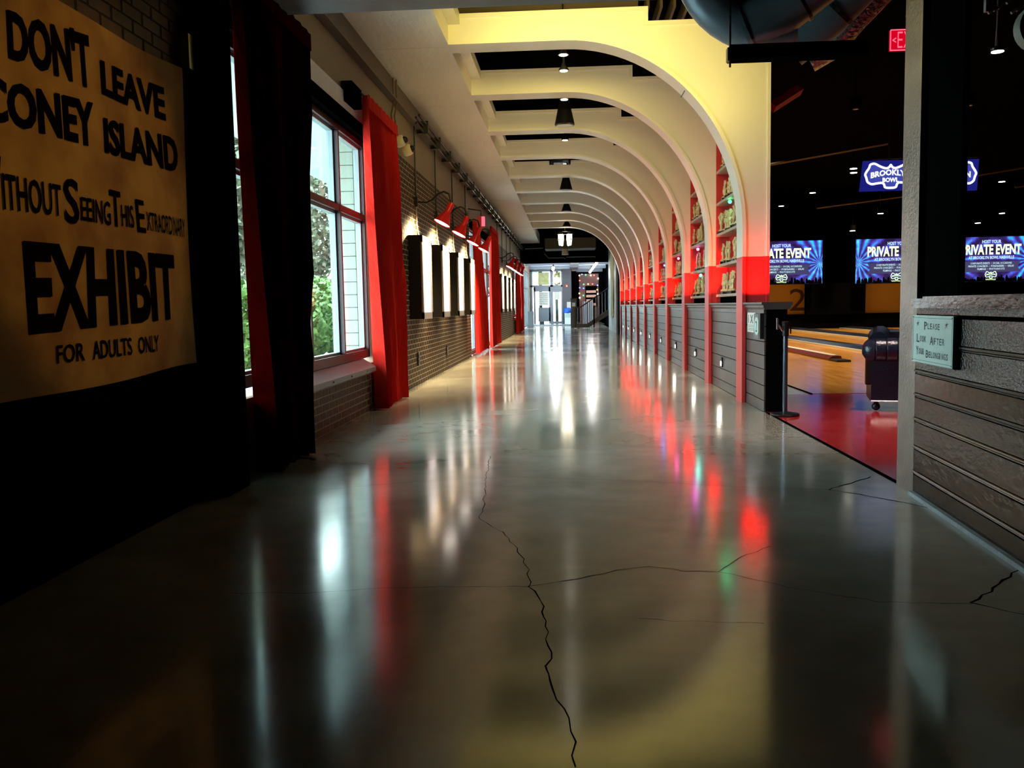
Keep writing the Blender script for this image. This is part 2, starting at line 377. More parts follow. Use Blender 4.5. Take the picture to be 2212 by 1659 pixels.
# ---- window 1 (and its part behind the dark curtain)
def window(name, y0, y1, z0, z1, mull, trans, mat='maroon'):
    f = MB(); x0, x1 = -3.11, -3.04; t = .075
    f.box(x0, x1, y0, y1, z0, z0+t*1.6).box(x0, x1, y0, y1, z1-t, z1).box(x0, x1, y0, y0+t, z0, z1).box(x0, x1, y1-t, y1, z0, z1)
    fr = f.build(name, mat, kind='structure')
    ys = [y0+t/2] + list(mull) + [y1-t/2]; zs = [z0+t] + list(trans) + [z1-t/2]
    for m in mull: box('mullion', (x0, x1+.01, m-.032, m+.032, z0+t*1.6, z1-t), mat, fr)
    for z in trans: box('transom', (x0, x1+.005, y0+t, y1-t, z-.04, z+.04), mat, fr)
    for a, b in zip(ys[:-1], ys[1:]):
        for c, d in zip(zs[:-1], zs[1:]):
            g = MB(); a1, b1, c1, d1 = a+.034, b-.034, c+.042, d-.042; k = .05
            g.box(-3.17, -3.09, a1, a1+k, c1, d1).box(-3.17, -3.09, b1-k, b1, c1, d1).box(-3.17, -3.09, a1, b1, c1, c1+k*.7).box(-3.17, -3.09, a1, b1, d1-k*.7, d1)
            g.build('glazing_bead', 'alu', fr)
            MB().box(-3.14, -3.134, a1+k, b1-k, c1, d1).build('pane', 'glass', fr)
    return fr
w1 = window('window_1', 7.32, 13.22, .78, 3.98, (8.75, 10.22, 11.73), (2.86,))
window('window_2', 26.62, 35.48, .02, 4.0, (28.8, 31.0, 33.3), (2.86,))
window('window_3', 48.02, 53.98, .9, 4.0, (50, 52), (2.86,))
window('window_4', 59.05, 66.95, .02, 3.98, (61, 63, 65), (2.86,), 'lobbyf')
sill = MB().prism([(-3.1, .70), (-2.80, .665), (-2.80, .60), (-2.86, .60), (-2.955, .70), (-3.1, .78)][::-1] if False else [(-3.12, .705), (-2.955, .60), (-2.84, .60), (-2.84, .665), (-3.02, .775), (-3.12, .775)], 'y', 9.0, 12.72)
so = sill.build('window_sill', 'alu', w1)
for y in (10.36, 11.25, 12.15): MB().ball((-2.838, y, .632), .014, 8, 4).build('rivet', 'silver', so)
for (n, y0, y1) in (('trim_2', 7.3, 13.25), ('trim_3', 26.6, 35.5), ('trim_4', 48, 54)):
    box(n, (-3.12, -2.93, y0, y1, 3.98, 4.16), 'black', kind='structure')
    box(n.replace('trim_', 'trim_1'), (-2.99, -2.935, y0-.1, y1+.05, 4.16, 4.40), 'ceilw' if n == 'trim_2' else 'brown', kind='structure')

# ---- bricks. panel faces at x=-2.95 in front of the mortar bed
CO, BL, JT, JV = .092, .285, .015, .030
def brick_wall(spans, near_n, mat, mort, xbed, tagname):
    """spans: (y0,y1,z0,z1). The near_n bricks nearest the camera are parts, the others one stuff mesh."""
    bed = MB(); cells = []
    for (y0, y1, z0, z1, w_) in spans:
        bed.box(-2.968, xbed, y0, y1, z0, z1)
        r = 0; z = z0
        while z + CO*.6 < z1:
            y = y0 - (BL*.5 if r % 2 else 0)
            while y < y1 - .03:
                a = max(y, y0)+JV/2; b = min(y+BL, y1)-JV/2; zt = min(z+CO, z1)
                if b-a > .05 and w_((a+b)/2, z): cells.append((a, b, z+JT/2, zt-JT/2))
                y += BL
            z += CO; r += 1
    bed.build('mortar_bed', mort, WL)
    cells.sort(key=lambda c: (c[0])**2 + ((c[2]-1.5)**2)*1.0)
    unit = MB().box(-.009, .009, -.5, .5, -.5, .5)
    me = unit.mesh('brick', mat)
    for (a, b, c, d) in cells[:near_n]:
        o = bpy.data.objects.new('brick', me); COL.objects.link(o); o.parent = WL
        o.location = (xbed-.006+rnd.uniform(-.001, .001), (a+b)/2, (c+d)/2); o.scale = (1, b-a, d-c)
    far = MB()
    for (a, b, c, d) in cells[near_n:]:
        e = rnd.uniform(-.0006, .0006); far.box(xbed-.008+e, xbed+.002+e, a, b, c, d)
    if far.v: far.build(tagname, mat, WL, kind='stuff')
allv = lambda y, z: True
brick_wall([(9.3, 12.9, 0, .56, allv), (12.9, 13.25, 0, .56, allv)], 70, 'brickdark', 'mortar', -2.962, 'distant_bricks')
brick_wall([(13.25, 26.55, 0, 4.23, lambda y, z: y > 14.1)], 190, 'brick', 'mortar', -2.962, 'distant_bricks')
brick_wall([(35.55, 47.95, 0, 4.2, allv)], 0, 'brick', 'mortar', -2.962, 'distant_bricks')
brick_wall([(4.6, 6.95, 3.05, 4.4, lambda y, z: True)], 40, 'brickdark', 'mortardark', -2.962, 'entrance_bricks')
brick_wall([(55.4, 58.9, 0, 4.2, allv)], 0, 'wains', 'mortar', -2.962, 'lobby_bricks')

# pier between banner and window, dark
tag(box('entrance_pier', (-2.950, -2.78, 6.86, 7.34, 0, 4.4), 'black'), 'black square pier between the ochre banner and the window', 'pier')
# steel channel and soffit along the left
ch = MB().box(-2.96, -2.93, 8.7, 55, 5.02, 5.40).box(-2.96, -2.84, 8.7, 55, 5.00, 5.03)
tag(ch.build('wall_channel', 'browndark'), 'long brown steel channel running under the soffit above the windows', 'beam')
so_y = [8.7, 13.48, 17.3, 21.1, 24.9, 28.7, 32.5, 36.3, 40.1, 43.9, 47.7, 51.4, 54.95]
sf = thing('soffit', (-2.3, 8.7, 5.41), 'long pale plywood soffit between left wall and arch ribs', 'soffit')
for a, b in zip(so_y[:-1], so_y[1:]):
    e = rnd.uniform(0, .006); box('panel', (-2.962, -1.775, a+.004, b-.004, 5.41-e, 5.44), 'plaster', sf)
box('edge_trim', (-1.775, -1.735, 8.7, 54.95, 5.40, 5.95), 'cream', sf)
box('backing', (-2.962, -1.78, 8.7, 54.95, 5.445, 5.9), 'black', sf)

# ------------------------------------------------------------------ arch ribs
def inner(n=26):
    p = [(-1.74, 5.40), (-.9, 5.40)]
    for i in range(n+1):
        a = PI/2*(1-i/n); p.append((-.02 + 2.61*math.cos(a), 2.60 + 2.80*math.sin(a)))
    return p
XI = 2.59
def rib_shapes(first):
    xo = 2.99 if first else 2.72
    d = .44
    inn = inner(); inn = [p for p in inn if p[1] >= 2.60]
    outl = [(-1.74, 5.84), (1.216, 5.84), (1.216, 5.63), (xo if first else 2.99, 5.63)]
    poly = [(-1.74, 5.40)] + [q for q in inn[1:]] + [(XI, 2.18), (2.99 if first else 2.99, 2.18)] + outl[::-1]
    up = MB(); n = len(poly)
    # faces front / back as strips between inner curve and outline to stay clean
    up.prism([(p[0], p[1]) for p in poly][:-1] if poly[-1] == poly[0] else poly, 'y', 0, d)
    tr = MB()                                        # raised bead along the inner curve, front
    ins = inn + [(XI, 2.18)]
    for (a, b) in zip(ins[:-1], ins[1:]):
        def off(p, q, s):                             # outward offset
            t = Vector((q[0]-p[0], q[1]-p[1])); t.normalize(); nrm = Vector((-t.y, t.x)); return nrm*s
        pass
    outer = []
    for i, p in enumerate(ins):
        q0 = ins[max(i-1, 0)]; q1 = ins[min(i+1, len(ins)-1)]
        t = Vector((q1[0]-q0[0], q1[1]-q0[1])); t.normalize(); outer.append((p[0]-t.y*-.055 if False else p[0]+(-t.y)*-.055*-1, p[1]+t.x*.055))
    vs = []; fs = []
    for (p, q) in zip(ins, outer):
        vs += [(p[0], -.02, p[1]), (q[0], -.02, q[1]), (p[0], 0, p[1]), (q[0], 0, q[1])]
    for i in range(len(ins)-1):
        a = 4*i; b = a+4; fs += [(a, a+1, b+1, b), (a+1, a+3, b+3, b+1), (a, b, b+2, a+2)]
    tr.add(vs, fs)
    ot = MB().box(-1.70, 1.216, -.02, 0, 5.78, 5.84).box(1.156, 1.216, -.02, 0, 5.57, 5.78).box(1.216, 2.99, -.02, 0, 5.57, 5.63)
    xr = 2.99
    ot.box(xr-.045, xr, -.02, 0, 2.18, 5.57)
    lg = MB().box(XI, 2.99 if first else 2.99, 0, d, 1.505, 2.18).box(XI, 2.66, 0, d, 0, 1.505)
    lt = MB().box(XI, XI+.05, -.02, 0, 0, 2.18).box(xr-.045, xr, -.02, 0, 1.51, 2.18)
    return up, tr, ot, lg, lt
for i, y in enumerate(ARY):
    r_ = thing('arch_rib', (0, y, 0), ('nearest tall cream arch rib with a red foot, beside the black end post' if i == 0 else
         f'{ordn[i]} cream arch rib with red foot along the hall' + (', last before the dark header' if i == 9 else ', counted from the front')), 'arch', 'arch ribs over the hall')
    up, tr, ot, lg, lt = rib_shapes(i == 0)
    for mb, nm, mt in ((up, 'rib_body', 'cream'), (tr, 'inner_moulding', 'cream'), (ot, 'outer_moulding', 'cream'), (lg, 'leg', 'red'), (lt, 'leg_moulding', 'red')):
        if i and nm == 'outer_moulding': pass
        o = bpy.data.objects.new(nm, mb.mesh(nm, mt)); COL.objects.link(o); o.parent = r_
    if i == 0:
        o = MB().add([(1.742, 0, 4.634), (1.752, 0, 4.624), (1.752, .44, 4.624), (1.742, .44, 4.634)], [(0, 1, 2, 3)]).build('joint', 'groove', r_, loc=(0, 0, -.006))
# wooden nailers between the ribs on the left
prev = 8.7
for i, y in enumerate(ARY):
    tag(box('ledger_block', (-1.733, -1.56, (8.9 if i == 0 else ARY[i-1]+.46), y-.005, 5.69, 5.86), 'cream'),
        f'cream ledger block on the soffit edge just before the {ordn[i]} arch rib', 'ledger', 'ledger blocks between ribs')

# ------------------------------------------------------------------ wainscot bays, shelves, trophies
BJ = [0, .155, .36, .585, .775, .96, 1.17, 1.345]
def wainscot(name, y0, y1, label, grp, x0=2.655, x1=2.96, end=False):
    t = thing(name, (x0, y0, 0), label, 'wainscot', grp)
    box('core', (x0+.02, x1, y0, y1, 0, 1.40), 'black', t)
    for a, b in zip(BJ[:-1], BJ[1:]): box('board', (x0, x0+.03, y0, y1, a+.006, b-.006), 'wains', t)
    c = MB(); e0 = y0-(.07 if end else 0)
    c.box(x0-.01, x0+.03, y0, y1, 1.345, 1.40)
    c.prism([(x0-.012, 1.40), (x1+.01, 1.40), (x1+.055, 1.47), (x1+.055, 1.50), (x0-.055, 1.50), (x0-.055, 1.475), (x0-.03, 1.455), (x0-.03, 1.43)], 'y', e0, y1)
    c.build('cap', 'wains', t); return t
wainscot('end_post', 12.12, 13.34, 'black panelled end post with flared cap at the mouth of the arcade', None, end=True)
tag(bpy.data.objects['end_post'], 'black panelled end post with flared cap, in front of the nearest red leg', 'post')
SH = [1.655, 2.19, 2.745, 3.30, 3.87]
def trophy_geo(k):
    r = random.Random(k); b = MB(); h = r.uniform(.32, .42)
    b.lathe([(.045, .05), (.05, .07), (.02, .10), (.018, h*.42), (.034, h*.52), (.030, h*.66), (.012, h*.70)], n=7)
    b.ball((0, 0, h*.76), .026, 6, 4)
    st = k % 4
    for sgn in (-1, 1):
        if st == 0: b.tube([(0, sgn*.03, h*.64), (0, sgn*.07, h*.74), (0, sgn*.03, h*.98)], [.011, .009, .005], 5)
        elif st == 1: b.tube([(0, sgn*.03, h*.64), (.0, sgn*.075, h*.52), (0, sgn*.03, h*.42)], [.011, .009, .007], 5)
        elif st == 2: b.tube([(0, sgn*.02, h*.60), (0, sgn*.07, h*.86), (0, sgn*.015, h*1.04)], [.02, .024, .006], 5)
        else: b.tube([(0, sgn*.03, h*.1), (.0, sgn*.06, h*.5), (0, sgn*.045, h*.95)], [.014, .012, .016], 5)
    for j in range(5 if st in (0, 2) else 3):                     # plume / wing feathers
        a = (j-2)*.5 + r.uniform(-.15, .15)
        b.add([(-.006, 0, h*.78), (.006, 0, h*.78), (.012, .085*math.sin(a), h*.80+.10*math.cos(a)), (-.012, .06*math.sin(a+.3), h*.80+.11*math.cos(a+.3))], [(0, 1, 2, 3), (3, 2, 1, 0)])
    p = MB().box(-.05, .05, -.05, .05, 0, .05)
    return b, p
TG = [trophy_geo(k) for k in range(8)]
TM = [(b.mesh('figure', 'gold'), p.mesh('base', 'blackm')) for b, p in TG]
shn = ['lowest', 'second', 'third', 'fourth', 'top']
for i in range(9):
    y0, y1 = ARY[i]+.445, ARY[i+1]-.005
    bay = f'{ordn[i] if i < 8 else "ninth"} bay'
    wainscot('wainscot', y0, y1, f'charcoal board wainscot under the shelves of the {bay} along the arcade', 'wainscot bays')
    s = thing('display_case', (2.72, y0, 1.5), f'red backed open shelving with trophies in the {bay} of the arcade', 'shelving', 'shelf bays of the arcade')
    box('back_panel', (2.955, 2.985, y0, y1, 1.505, 5.6), 'redpanel', s)
    box('side_panel', (2.725, 2.953, y1-.03, y1-.001, 1.505, 5.6), 'redpanel', s)
    box('plinth', (2.80, 2.953, y0, y1-.04, 1.505, SH[0]-.05), 'black', s)
    for z in SH: box('shelf', (2.715, 2.953, y0, y1-.10, z-.045, z), 'shelf', s)
    nper = {0: 9, 1: 8, 2: 7, 3: 6, 4: 6, 5: 5, 6: 5, 7: 4, 8: 4}[i]
    span = (y1-.25) - (y0 + .9)
    for zi, z in enumerate(SH):
        for j in range(nper):
            yy = y1-.24 - j*(span/(nper-1)) + rnd.uniform(-.03, .03)
            k = rnd.randrange(8); fm, bm = TM[k]
            o = bpy.data.objects.new('trophy', fm); COL.objects.link(o); o.location = (2.80 + rnd.uniform(-.03, .05), yy, z)
            o.rotation_euler = (0, 0, rnd.uniform(-.5, .5)); o.scale = (1.15, 1.2, rnd.uniform(.85, 1.0))
            tag(o, f'pale gilt trophy figure on the {shn[zi]} shelf of the {bay}', 'trophy', f'trophies on the {shn[zi]} shelf of the {bay}')
            if i < 3:
                q = bpy.data.objects.new('base', bm); COL.objects.link(q); q.parent = o
# coloured bulbs among the trophies
for (x, y, z, mt, colr, cn, bn) in ((2.76, 15.3, 3.30-.09, 'e_green', (.05, 1, .4), 'green', 'under the fourth shelf of the nearest bay'), (2.76, 18.6, 2.19-.11, 'e_cyan', (.1, .9, .7), 'cyan', 'above the lowest shelf of the second bay'),
                         (2.76, 15.1, 3.87+.33, 'e_pink', (1, .1, .3), 'pink', 'on the top shelf of the nearest bay'), (2.76, 19.0, 2.745-.10, 'e_pink', (.9, .1, .8), 'magenta', 'under the third shelf of the second bay'),
                         (2.76, 22.3, 2.745-.12, 'e_pink', (1, .1, .4), 'pink', 'under the third shelf of the third bay'), (2.76, 25.5, 2.60, 'e_blue', (.2, .3, 1), 'blue', 'in the fourth bay')):
    tag(MB().ball((x, y, z), .032, 10, 6).build('bulb', mt, smooth=True), f'small {cn} light bulb {bn}', 'bulb', 'coloured bulbs among the trophies')
    point('light_bulb', (x-.06, y-.05, z-.03), 1.1, colr, .03)
# step lights
def step_light(x, y, z, label):
    t = thing('step_light', (x, y, z), label, 'step light', 'step lights along the wainscot')
    box('housing', (x-.022, x, y-.065, y+.065, z-.085, z+.085), 'blackm', t)
    box('lens', (x-.026, x-.0221, y-.045, y+.03, z-.06, z+.015), 'e_step', t)
for i in range(9):
    y = ARY[i]+2.05
    step_light(2.655, y, .475, f'small glowing step light low on the wainscot of the {ordn[i] if i < 8 else "ninth"} bay')
    area('light_step', (2.60, y, .47), (-1, 0, -.6), .1, .07, 1.2, (1, .9, .72))

# plates on the end post
t = thing('wall_plate', (2.65, 12.9, 1.21), 'small white notice plate on the end post', 'sign')
box('plate', (2.640, 2.654, 12.66, 13.18, 1.07, 1.352), 'white', t)
tx = MB()
fn = lambda y0, z0, wd, ht: plane_fn((2.638, y0, z0), (0, -1, 0), (0, 0, 1), wd, ht)
text_on(tx, 'X', fn(12.98, 1.20, .20, .12), .03); text_on(tx, 'i', fn(13.12, 1.20, .05, .12), .03)
for k, z in enumerate((1.165, 1.145, 1.115, 1.095)):
    text_on(tx, ('PLEASE KEEP', 'CLEAR OF', 'THE ARCH', 'THANK YOU')[k] if False else 'IIIIIIIIIIII', fn(13.12, z, .40, .012), 0)
tx.build('lettering', 'signink', t)
t = thing('oval_plate', (2.65, 12.45, 1.17), 'grey box with a pale oval face next to the white notice plate', 'plate')
box('housing', (2.62, 2.654, 12.27, 12.64, .995, 1.34), 'greyp', t)
ov = MB(); ov.add([(2.618, 12.455+.15*math.cos(a*PI/12), 1.17+.125*math.sin(a*PI/12)) for a in range(24)], [tuple(range(24))]); ov.build('oval_face', 'mint', t)
text_on(MB(), '2', plane_fn((2.616, 12.52, 1.09), (0, -1, 0), (0, 0, 1), .12, .15), 0).build('mark', 'signink', t)
tag(box('card_reader', (2.60, 2.654, 12.13, 12.25, 1.0, 1.35), 'blackm'), 'slim black box at the corner of the end post', 'box')

# stanchion
t = thing('stanchion', (2.84, 11.72, 0), 'black crowd control stanchion post in front of the end post', 'stanchion')
MB().lathe([(.185, 0), (.19, .012), (.18, .03), (.06, .05), (.035, .055)], (2.84, 11.72, 0), 32).build('base', 'blackm', t, True)
MB().lathe([(.032, .05), (.032, 1.06)], (2.84, 11.72, 0), 20).build('pole', P('satin_black_pole', (.10, .12, .16), .25, .7), t, True)
MB().lathe([(.040, 1.05), (.042, 1.06), (.042, 1.215), (.046, 1.22), (.046, 1.235), (.03, 1.245)], (2.84, 11.72, 0), 20).build('head', 'blackm', t, True)
MB().tube([(2.80, 11.71, 1.12), (2.75, 11.69, 1.19), (2.73, 11.68, 1.20)], .012, 6).box(2.715, 2.735, 11.66, 11.70, 1.14, 1.29).build('belt_clip', 'silver', t)
box('belt_clip', (2.90, 2.91, 11.70, 11.74, 1.08, 1.22), 'blackm', t)

# ------------------------------------------------------------------ right foreground wall
RW = thing('wall_right_low', (2.635, 6.845, 0), None, None); RW['kind'] = 'structure'
ang = math.atan2(-.07106, .99747)          # wall runs from the column towards the camera, swinging left
d_ = Vector((-.07106, -.99747, 0)); n_ = Vector((-.99747, .07106, 0))
O_ = Vector((2.635, 6.845, 0))
def RWp(s, o, z): q = O_ + d_*s + n_*o; return (q.x, q.y, z)
def rbox(mb, s0, s1, o0, o1, z0, z1):
    return mb.add([RWp(s0, o0, z0), RWp(s1, o0, z0), RWp(s1, o1, z0), RWp(s0, o1, z0), RWp(s0, o0, z1), RWp(s1, o0, z1), RWp(s1, o1, z1), RWp(s0, o1, z1)],
                  [(0,1,2,3),(7,6,5,4),(0,4,5,1),(1,5,6,2),(2,6,7,3),(3,7,4,0)])
LW = 5.5
rbox(MB(), 0, LW, -.30, -.03, 0, 1.44).build('core', 'black', RW)
RJ = [.0, .178, .372, .588, .775, .955, 1.17, 1.385]
for a, b in zip(RJ[:-1], RJ[1:]):
    rbox(MB(), 0, LW, -.03, 0, a+.020, b-.022).build('board', 'gloss2' if a > .9 else 'gloss', RW)
    if a > 0:
        bd_ = MB()
        for (o_, z_, q_) in ((.014, .006, .009), (-.001, -.014, .006), (-.004, .024, .004)): bd_.tube([RWp(0, o_-.010, a+z_), RWp(LW, o_-.010, a+z_)], q_, 8)
        bd_.build('bead', 'bead', RW, True)
rbox(MB(), 0, LW, -.03, .002, 1.39, 1.435).build('frieze', 'gloss2', RW)
rbox(MB(), .0, LW, -.02, .035, 0, .03).build('kerb', P('pale_kerb', (.30, .33, .36), .7, bump=(30, .8)), RW)
cp = MB(); rbox(cp, -.02, LW, -.34, .035, 1.435, 1.46); rbox(cp, 0, LW, -.36, .02, 1.46, 1.48); rbox(cp, .0, LW, -.38, .045, 1.48, 1.505); rbox(cp, .06, LW, -.30, -.02, 1.505, 1.52)
cp.build('cap', 'gloss', RW)
tag(box('steel_column', (2.635, 2.88, 6.85, 7.185, 0, HALL), 'steel'), 'tall worn steel column standing at the end of the black boarded wall', 'column')
bp = rbox(MB(), .07, .755, -.07, -.03, 1.52, HALL).build('black_post', 'glossblack')
tag(bp, 'broad black post rising from the cap of the boarded wall', 'post')
# please look after your belongings
t = thing('belongings_sign', RWp(.44, .03, 1.2), 'pale mint sign asking to look after belongings, on the black boarded wall', 'sign')
rbox(MB(), .028, .87, .0, .035, 1.035, 1.383).build('plate', 'mint', t)
rbox(MB(), .872, .905, .0, .03, 1.03, 1.375).build('backing', 'black', t)
def sg(s0, z0, wd, ht): return lambda a, b: RWp(s0+wd*a, .0365, z0+ht*b)
lt = MB()
def smallcaps(mb, word, s0, z0, wd, big, small):
    n = len(word); k = 1.5; u = wd/(n-1+k)
    text_on(mb, word[0], sg(s0, z0-(big-small)*.35, u*k*.86, big), .02)
    for i, c_ in enumerate(word[1:]): text_on(mb, c_, sg(s0+u*k+u*i, z0, u*.78 if c_ != 'I' else u*.35, small), .015)
smallcaps(lt, 'PLEASE', .29, 1.285, .34, .058, .042)
smallcaps(lt, 'LOOK', .13, 1.19, .22, .062, .045); smallcaps(lt, 'AFTER', .42, 1.18, .31, .062, .046)
smallcaps(lt, 'YOUR', .12, 1.098, .19, .062, .044); smallcaps(lt, 'BELONGINGS', .34, 1.083, .46, .056, .044)
lt.build('lettering', 'signink', t)
st = MB()
for sx in (.15, .75):
    for k in range(5):
        a = 2*PI*k/5+.5; c_, s_ = math.cos(a), math.sin(a)
        p = [(sx+.006*s_, 1.325-.006*c_), (sx-.006*s_, 1.325+.006*c_), (sx+.035*c_+.012*s_, 1.325+.028*s_-.006)]
        st.add([RWp(q[0], .0365, q[1]) for q in p], [(0, 1, 2)])
st.build('star', 'signink', t)
bd = MB()
for (a, b, c_, d) in ((.045, .855, 1.052, 1.0545), (.045, .855, 1.363, 1.3655), (.045, .0475, 1.052, 1.365), (.8525, .855, 1.052, 1.365)): rbox(bd, a, b, .0352, .0362, c_, d)
bd.build('border', 'signink', t)
for (s_, z) in ((.045, 1.37), (.855, 1.37), (.045, 1.048), (.855, 1.048)): MB().ball(RWp(s_, .036, z), .004, 6, 4).build('screw', 'black', t)

# ------------------------------------------------------------------ foreground beam, banner
tag(box('ceiling_beam', (-2.95, 4.5, 7.75, 8.7, 4.385, 4.9), 'teal'), 'teal painted steel beam crossing overhead at the near end of the hall', 'beam')
bn = thing('banner', (-2.9, 5.45, 1.07), 'large ochre cloth banner with black hand lettering about an exhibit for adults only', 'banner')
def bw(y, z): return -2.905 + .012*math.sin(2.1*y+1.3*z) + .009*math.sin(5*y-2*z)
mb = MB(); NY, NZ = 60, 48
for j in range(NZ+1):
    for i in range(NY+1):
        y = 3.7 + (6.66-3.7)*i/NY; s_ = (y-3.7)/2.96
        zt = 3.33 + .10*(2*s_-1)**2*.5 - .03; zb = 1.03 + .075*s_ + .012*math.sin(9*s_)
        z = zb + (zt-zb)*j/NZ; mb.v.append((bw(y, z), y, z))
for j in range(NZ):
    for i in range(NY): a = j*(NY+1)+i; mb.f.append((a, a+1, a+NY+2, a+NY+1))
mb.build('cloth', 'cloth', bn, True)
def bfn(y0, y1, za, zb, zc, zd, arc=0):
    """word box: left bottom/top za,zb right bottom/top zc,zd"""
    def f(s, t):
        y = y0+(y1-y0)*s; lo = za+(zc-za)*s + arc*math.sin(PI*s); hi = zb+(zd-zb)*s + arc*math.sin(PI*s); z = lo+(hi-lo)*t
        return (bw(y, z)+.009, y, z)
    return f
L1 = [("DON'T", 4.53, 5.30, 2.84, 3.10, 2.86, 3.20), ('LEAVE', 5.43, 6.34, 2.87, 3.08, 2.89, 3.13), ('CONEY', 4.30, 5.30, 2.49, 2.71, 2.51, 2.79), ('ISLAND', 5.43, 6.50, 2.51, 2.73, 2.54, 2.80),
      ('ITHOUT', 4.42, 4.90, 2.05, 2.24, 2.06, 2.24), ('W', 4.22, 4.42, 2.0, 2.32, 2.0, 2.32), ('S', 4.93, 5.08, 2.03, 2.29, 2.03, 2.29), ('EEING', 5.10, 5.46, 2.06, 2.20, 2.06, 2.21),
      ('T', 5.46, 5.60, 2.06, 2.29, 2.06, 2.29), ('HIS', 5.60, 5.76, 2.07, 2.21, 2.07, 2.22), ('E', 5.80, 5.91, 2.05, 2.27, 2.05, 2.27), ('XTRAORDINARY', 5.93, 6.58, 2.07, 2.20, 2.07, 2.21),
      ('EXHIBIT', 4.55, 6.33, 1.40, 1.90, 1.46, 1.925), ('FOR', 4.79, 5.09, 1.225, 1.33, 1.225, 1.335), ('ADULTS', 5.18, 5.62, 1.225, 1.34, 1.23, 1.345), ('ONLY', 5.70, 5.99, 1.232, 1.345, 1.234, 1.352)]
for (tw, y0, y1, a, b, c_, d) in L1:
    text_on(MB(), tw, bfn(y0, y1, a, b, c_, d), .035 if tw in ('EXHIBIT', "DON'T", 'LEAVE', 'CONEY', 'ISLAND') else .012, 3).build('lettering', 'ink', bn)
MB().box(-2.93, -2.86, 6.70, 6.78, 3.36, 3.62).build('hanging_bracket', 'silver', bn)

# ------------------------------------------------------------------ curtains
def curtain(name, top, bot, zt, label, mat='curtain', folds=9, amp=.07, x=-2.80, grp=None, zb=.02, lean=0):
    NY, NZ = folds*14, 26; mb = MB()
    for j in range(NZ+1):
        v = j/NZ; z = zb+(zt-zb)*v; k = v**1.3
        a = bot[0]+(top[0]-bot[0])*k; b = bot[1]+(top[1]-bot[1])*k
        am = amp*(1-.55*v**3)
        for i in range(NY+1):
            s = i/NY; ph = 2*PI*folds*s + .5*math.sin(3*v+5*s)
            w0 = math.sin(ph); xx = x + lean*(1-v) + am*(1-2*abs(math.sin(ph/2))**.7)*(.72+.28*math.sin(7*s+1)) + .22*am*math.sin(2.3*ph+v*2); mb.v.append((xx, a+(b-a)*s + .25*am*math.cos(ph), z))
    for j in range(NZ):
        for i in range(NY): q = j*(NY+1)+i; mb.f.append((q, q+1, q+NY+2, q+NY+1))
    t = thing(name, (x, (top[0]+top[1])/2, 0), label, 'curtain', grp)
    mb.build('drape', mat, t, True)
    hd = MB(); N2 = folds*6
    for j in range(2):
        for i in range(N2+1):
            s = i/N2; hd.v.append((x+amp*.50 + .008*math.sin(2*PI*folds*s), top[0]+(top[1]-top[0])*s, zt-.17+.18*j))
    for i in range(N2): hd.f.append((i, i+1, i+N2+2, i+N2+1))
    hd.build('heading', mat, t, True)
    return t
c1 = curtain('curtain', (7.42, 9.46), (7.78, 8.95), 4.42, 'red velvet curtain, shadow painted into its colour, at the near side of the first window', 'curtain_shaded', 9, .12, -2.76, 'red velvet curtains')
c2 = curtain('curtain', (12.32, 14.45), (12.86, 14.66), 4.47, 'bright red velvet curtain at the far side of the first window', 'curtain', 8, .115, -2.80, 'red velvet curtains')
curtain('curtain', (26.3, 27.9), (26.8, 30.4), 4.1, 'dark red curtain at the near side of the middle glazed doors', 'curtain', 8, .07, -2.80, 'red velvet curtains', .08)
curtain('curtain', (32.2, 35.3), (31.6, 36.0), 4.45, 'pinkish red curtain at the far side of the middle glazed doors', 'curtain', 9, .07, -2.80, 'red velvet curtains', .05)
curtain('curtain', (47.6, 50.0), (47.8, 51.6), 4.1, 'dark red curtain at the near side of the farthest window', 'curtain', 6, .07, -2.80, 'red velvet curtains', .05)
curtain('curtain', (52.3, 54.5), (52.0, 54.9), 4.1, 'dark red curtain at the far side of the farthest window', 'curtain', 6, .07, -2.80, 'red velvet curtains', .05)
t = thing('curtain_track', (-2.8, 11, 4.5), 'black curtain track bracket above the bright red curtain', 'bracket')
MB().box(-2.96, -2.82, 11.72, 12.28, 4.26, 4.52).build('bracket', 'black', t)
MB().tube([(-2.82, 12.2, 4.48), (-2.82, 14.5, 4.48)], .014, 6).build('rod', 'blackm', t)

# ------------------------------------------------------------------ light boxes, lamps, conduits
LBY = [16.25, 18.9, 21.6, 24.3]
LB2 = [35.95, 38.55, 41.1, 43.8]
tint = [(1, .45, .45), (.75, .62, .62), (.9, .75, .7), (.85, .8, .8)]
def light_box(y, k, label, grp, dp=.225, ln=1.15):
    t = thing('poster_light_box', (-2.95, y, 1.3), label, 'light box', grp)
    x0, x1 = -2.95, -2.95+dp
    MB().box(x0, x1, y, y+ln, 1.30, 2.86).build('box_body', P('light_box_side', (.010, .007, .006), .5, spec=.2), t)
    f = MB(); w_ = .09
    f.box(x1, x1+.03, y, y+ln, 1.30, 1.30+w_*1.4).box(x1, x1+.03, y, y+ln, 2.86-w_*1.4, 2.86).box(x1, x1+.03, y, y+w_, 1.30, 2.86).box(x1, x1+.03, y+ln-w_, y+ln, 1.30, 2.86)
    f.build('frame', P('pewter_frame', (.30, .26, .24), .35, .5), t)
    MB().box(x1+.001, x1+.008, y+w_, y+ln-w_, 1.30+w_*1.4, 2.86-w_*1.4).build('poster', poster_mat(k*3.1, tint[k % 4]), t)
pn = ['nearest', 'second', 'third', 'fourth']
for k, y in enumerate(LBY): light_box(y, k, f'black poster light box glowing white, {pn[k]} of the four beside the bright red curtain', 'poster boxes on the near brick wall')
for k, y in enumerate(LB2): light_box(y, k+2, f'black poster light box glowing white, {pn[k]} of the row beyond the middle curtains', 'poster boxes on the far brick wall')
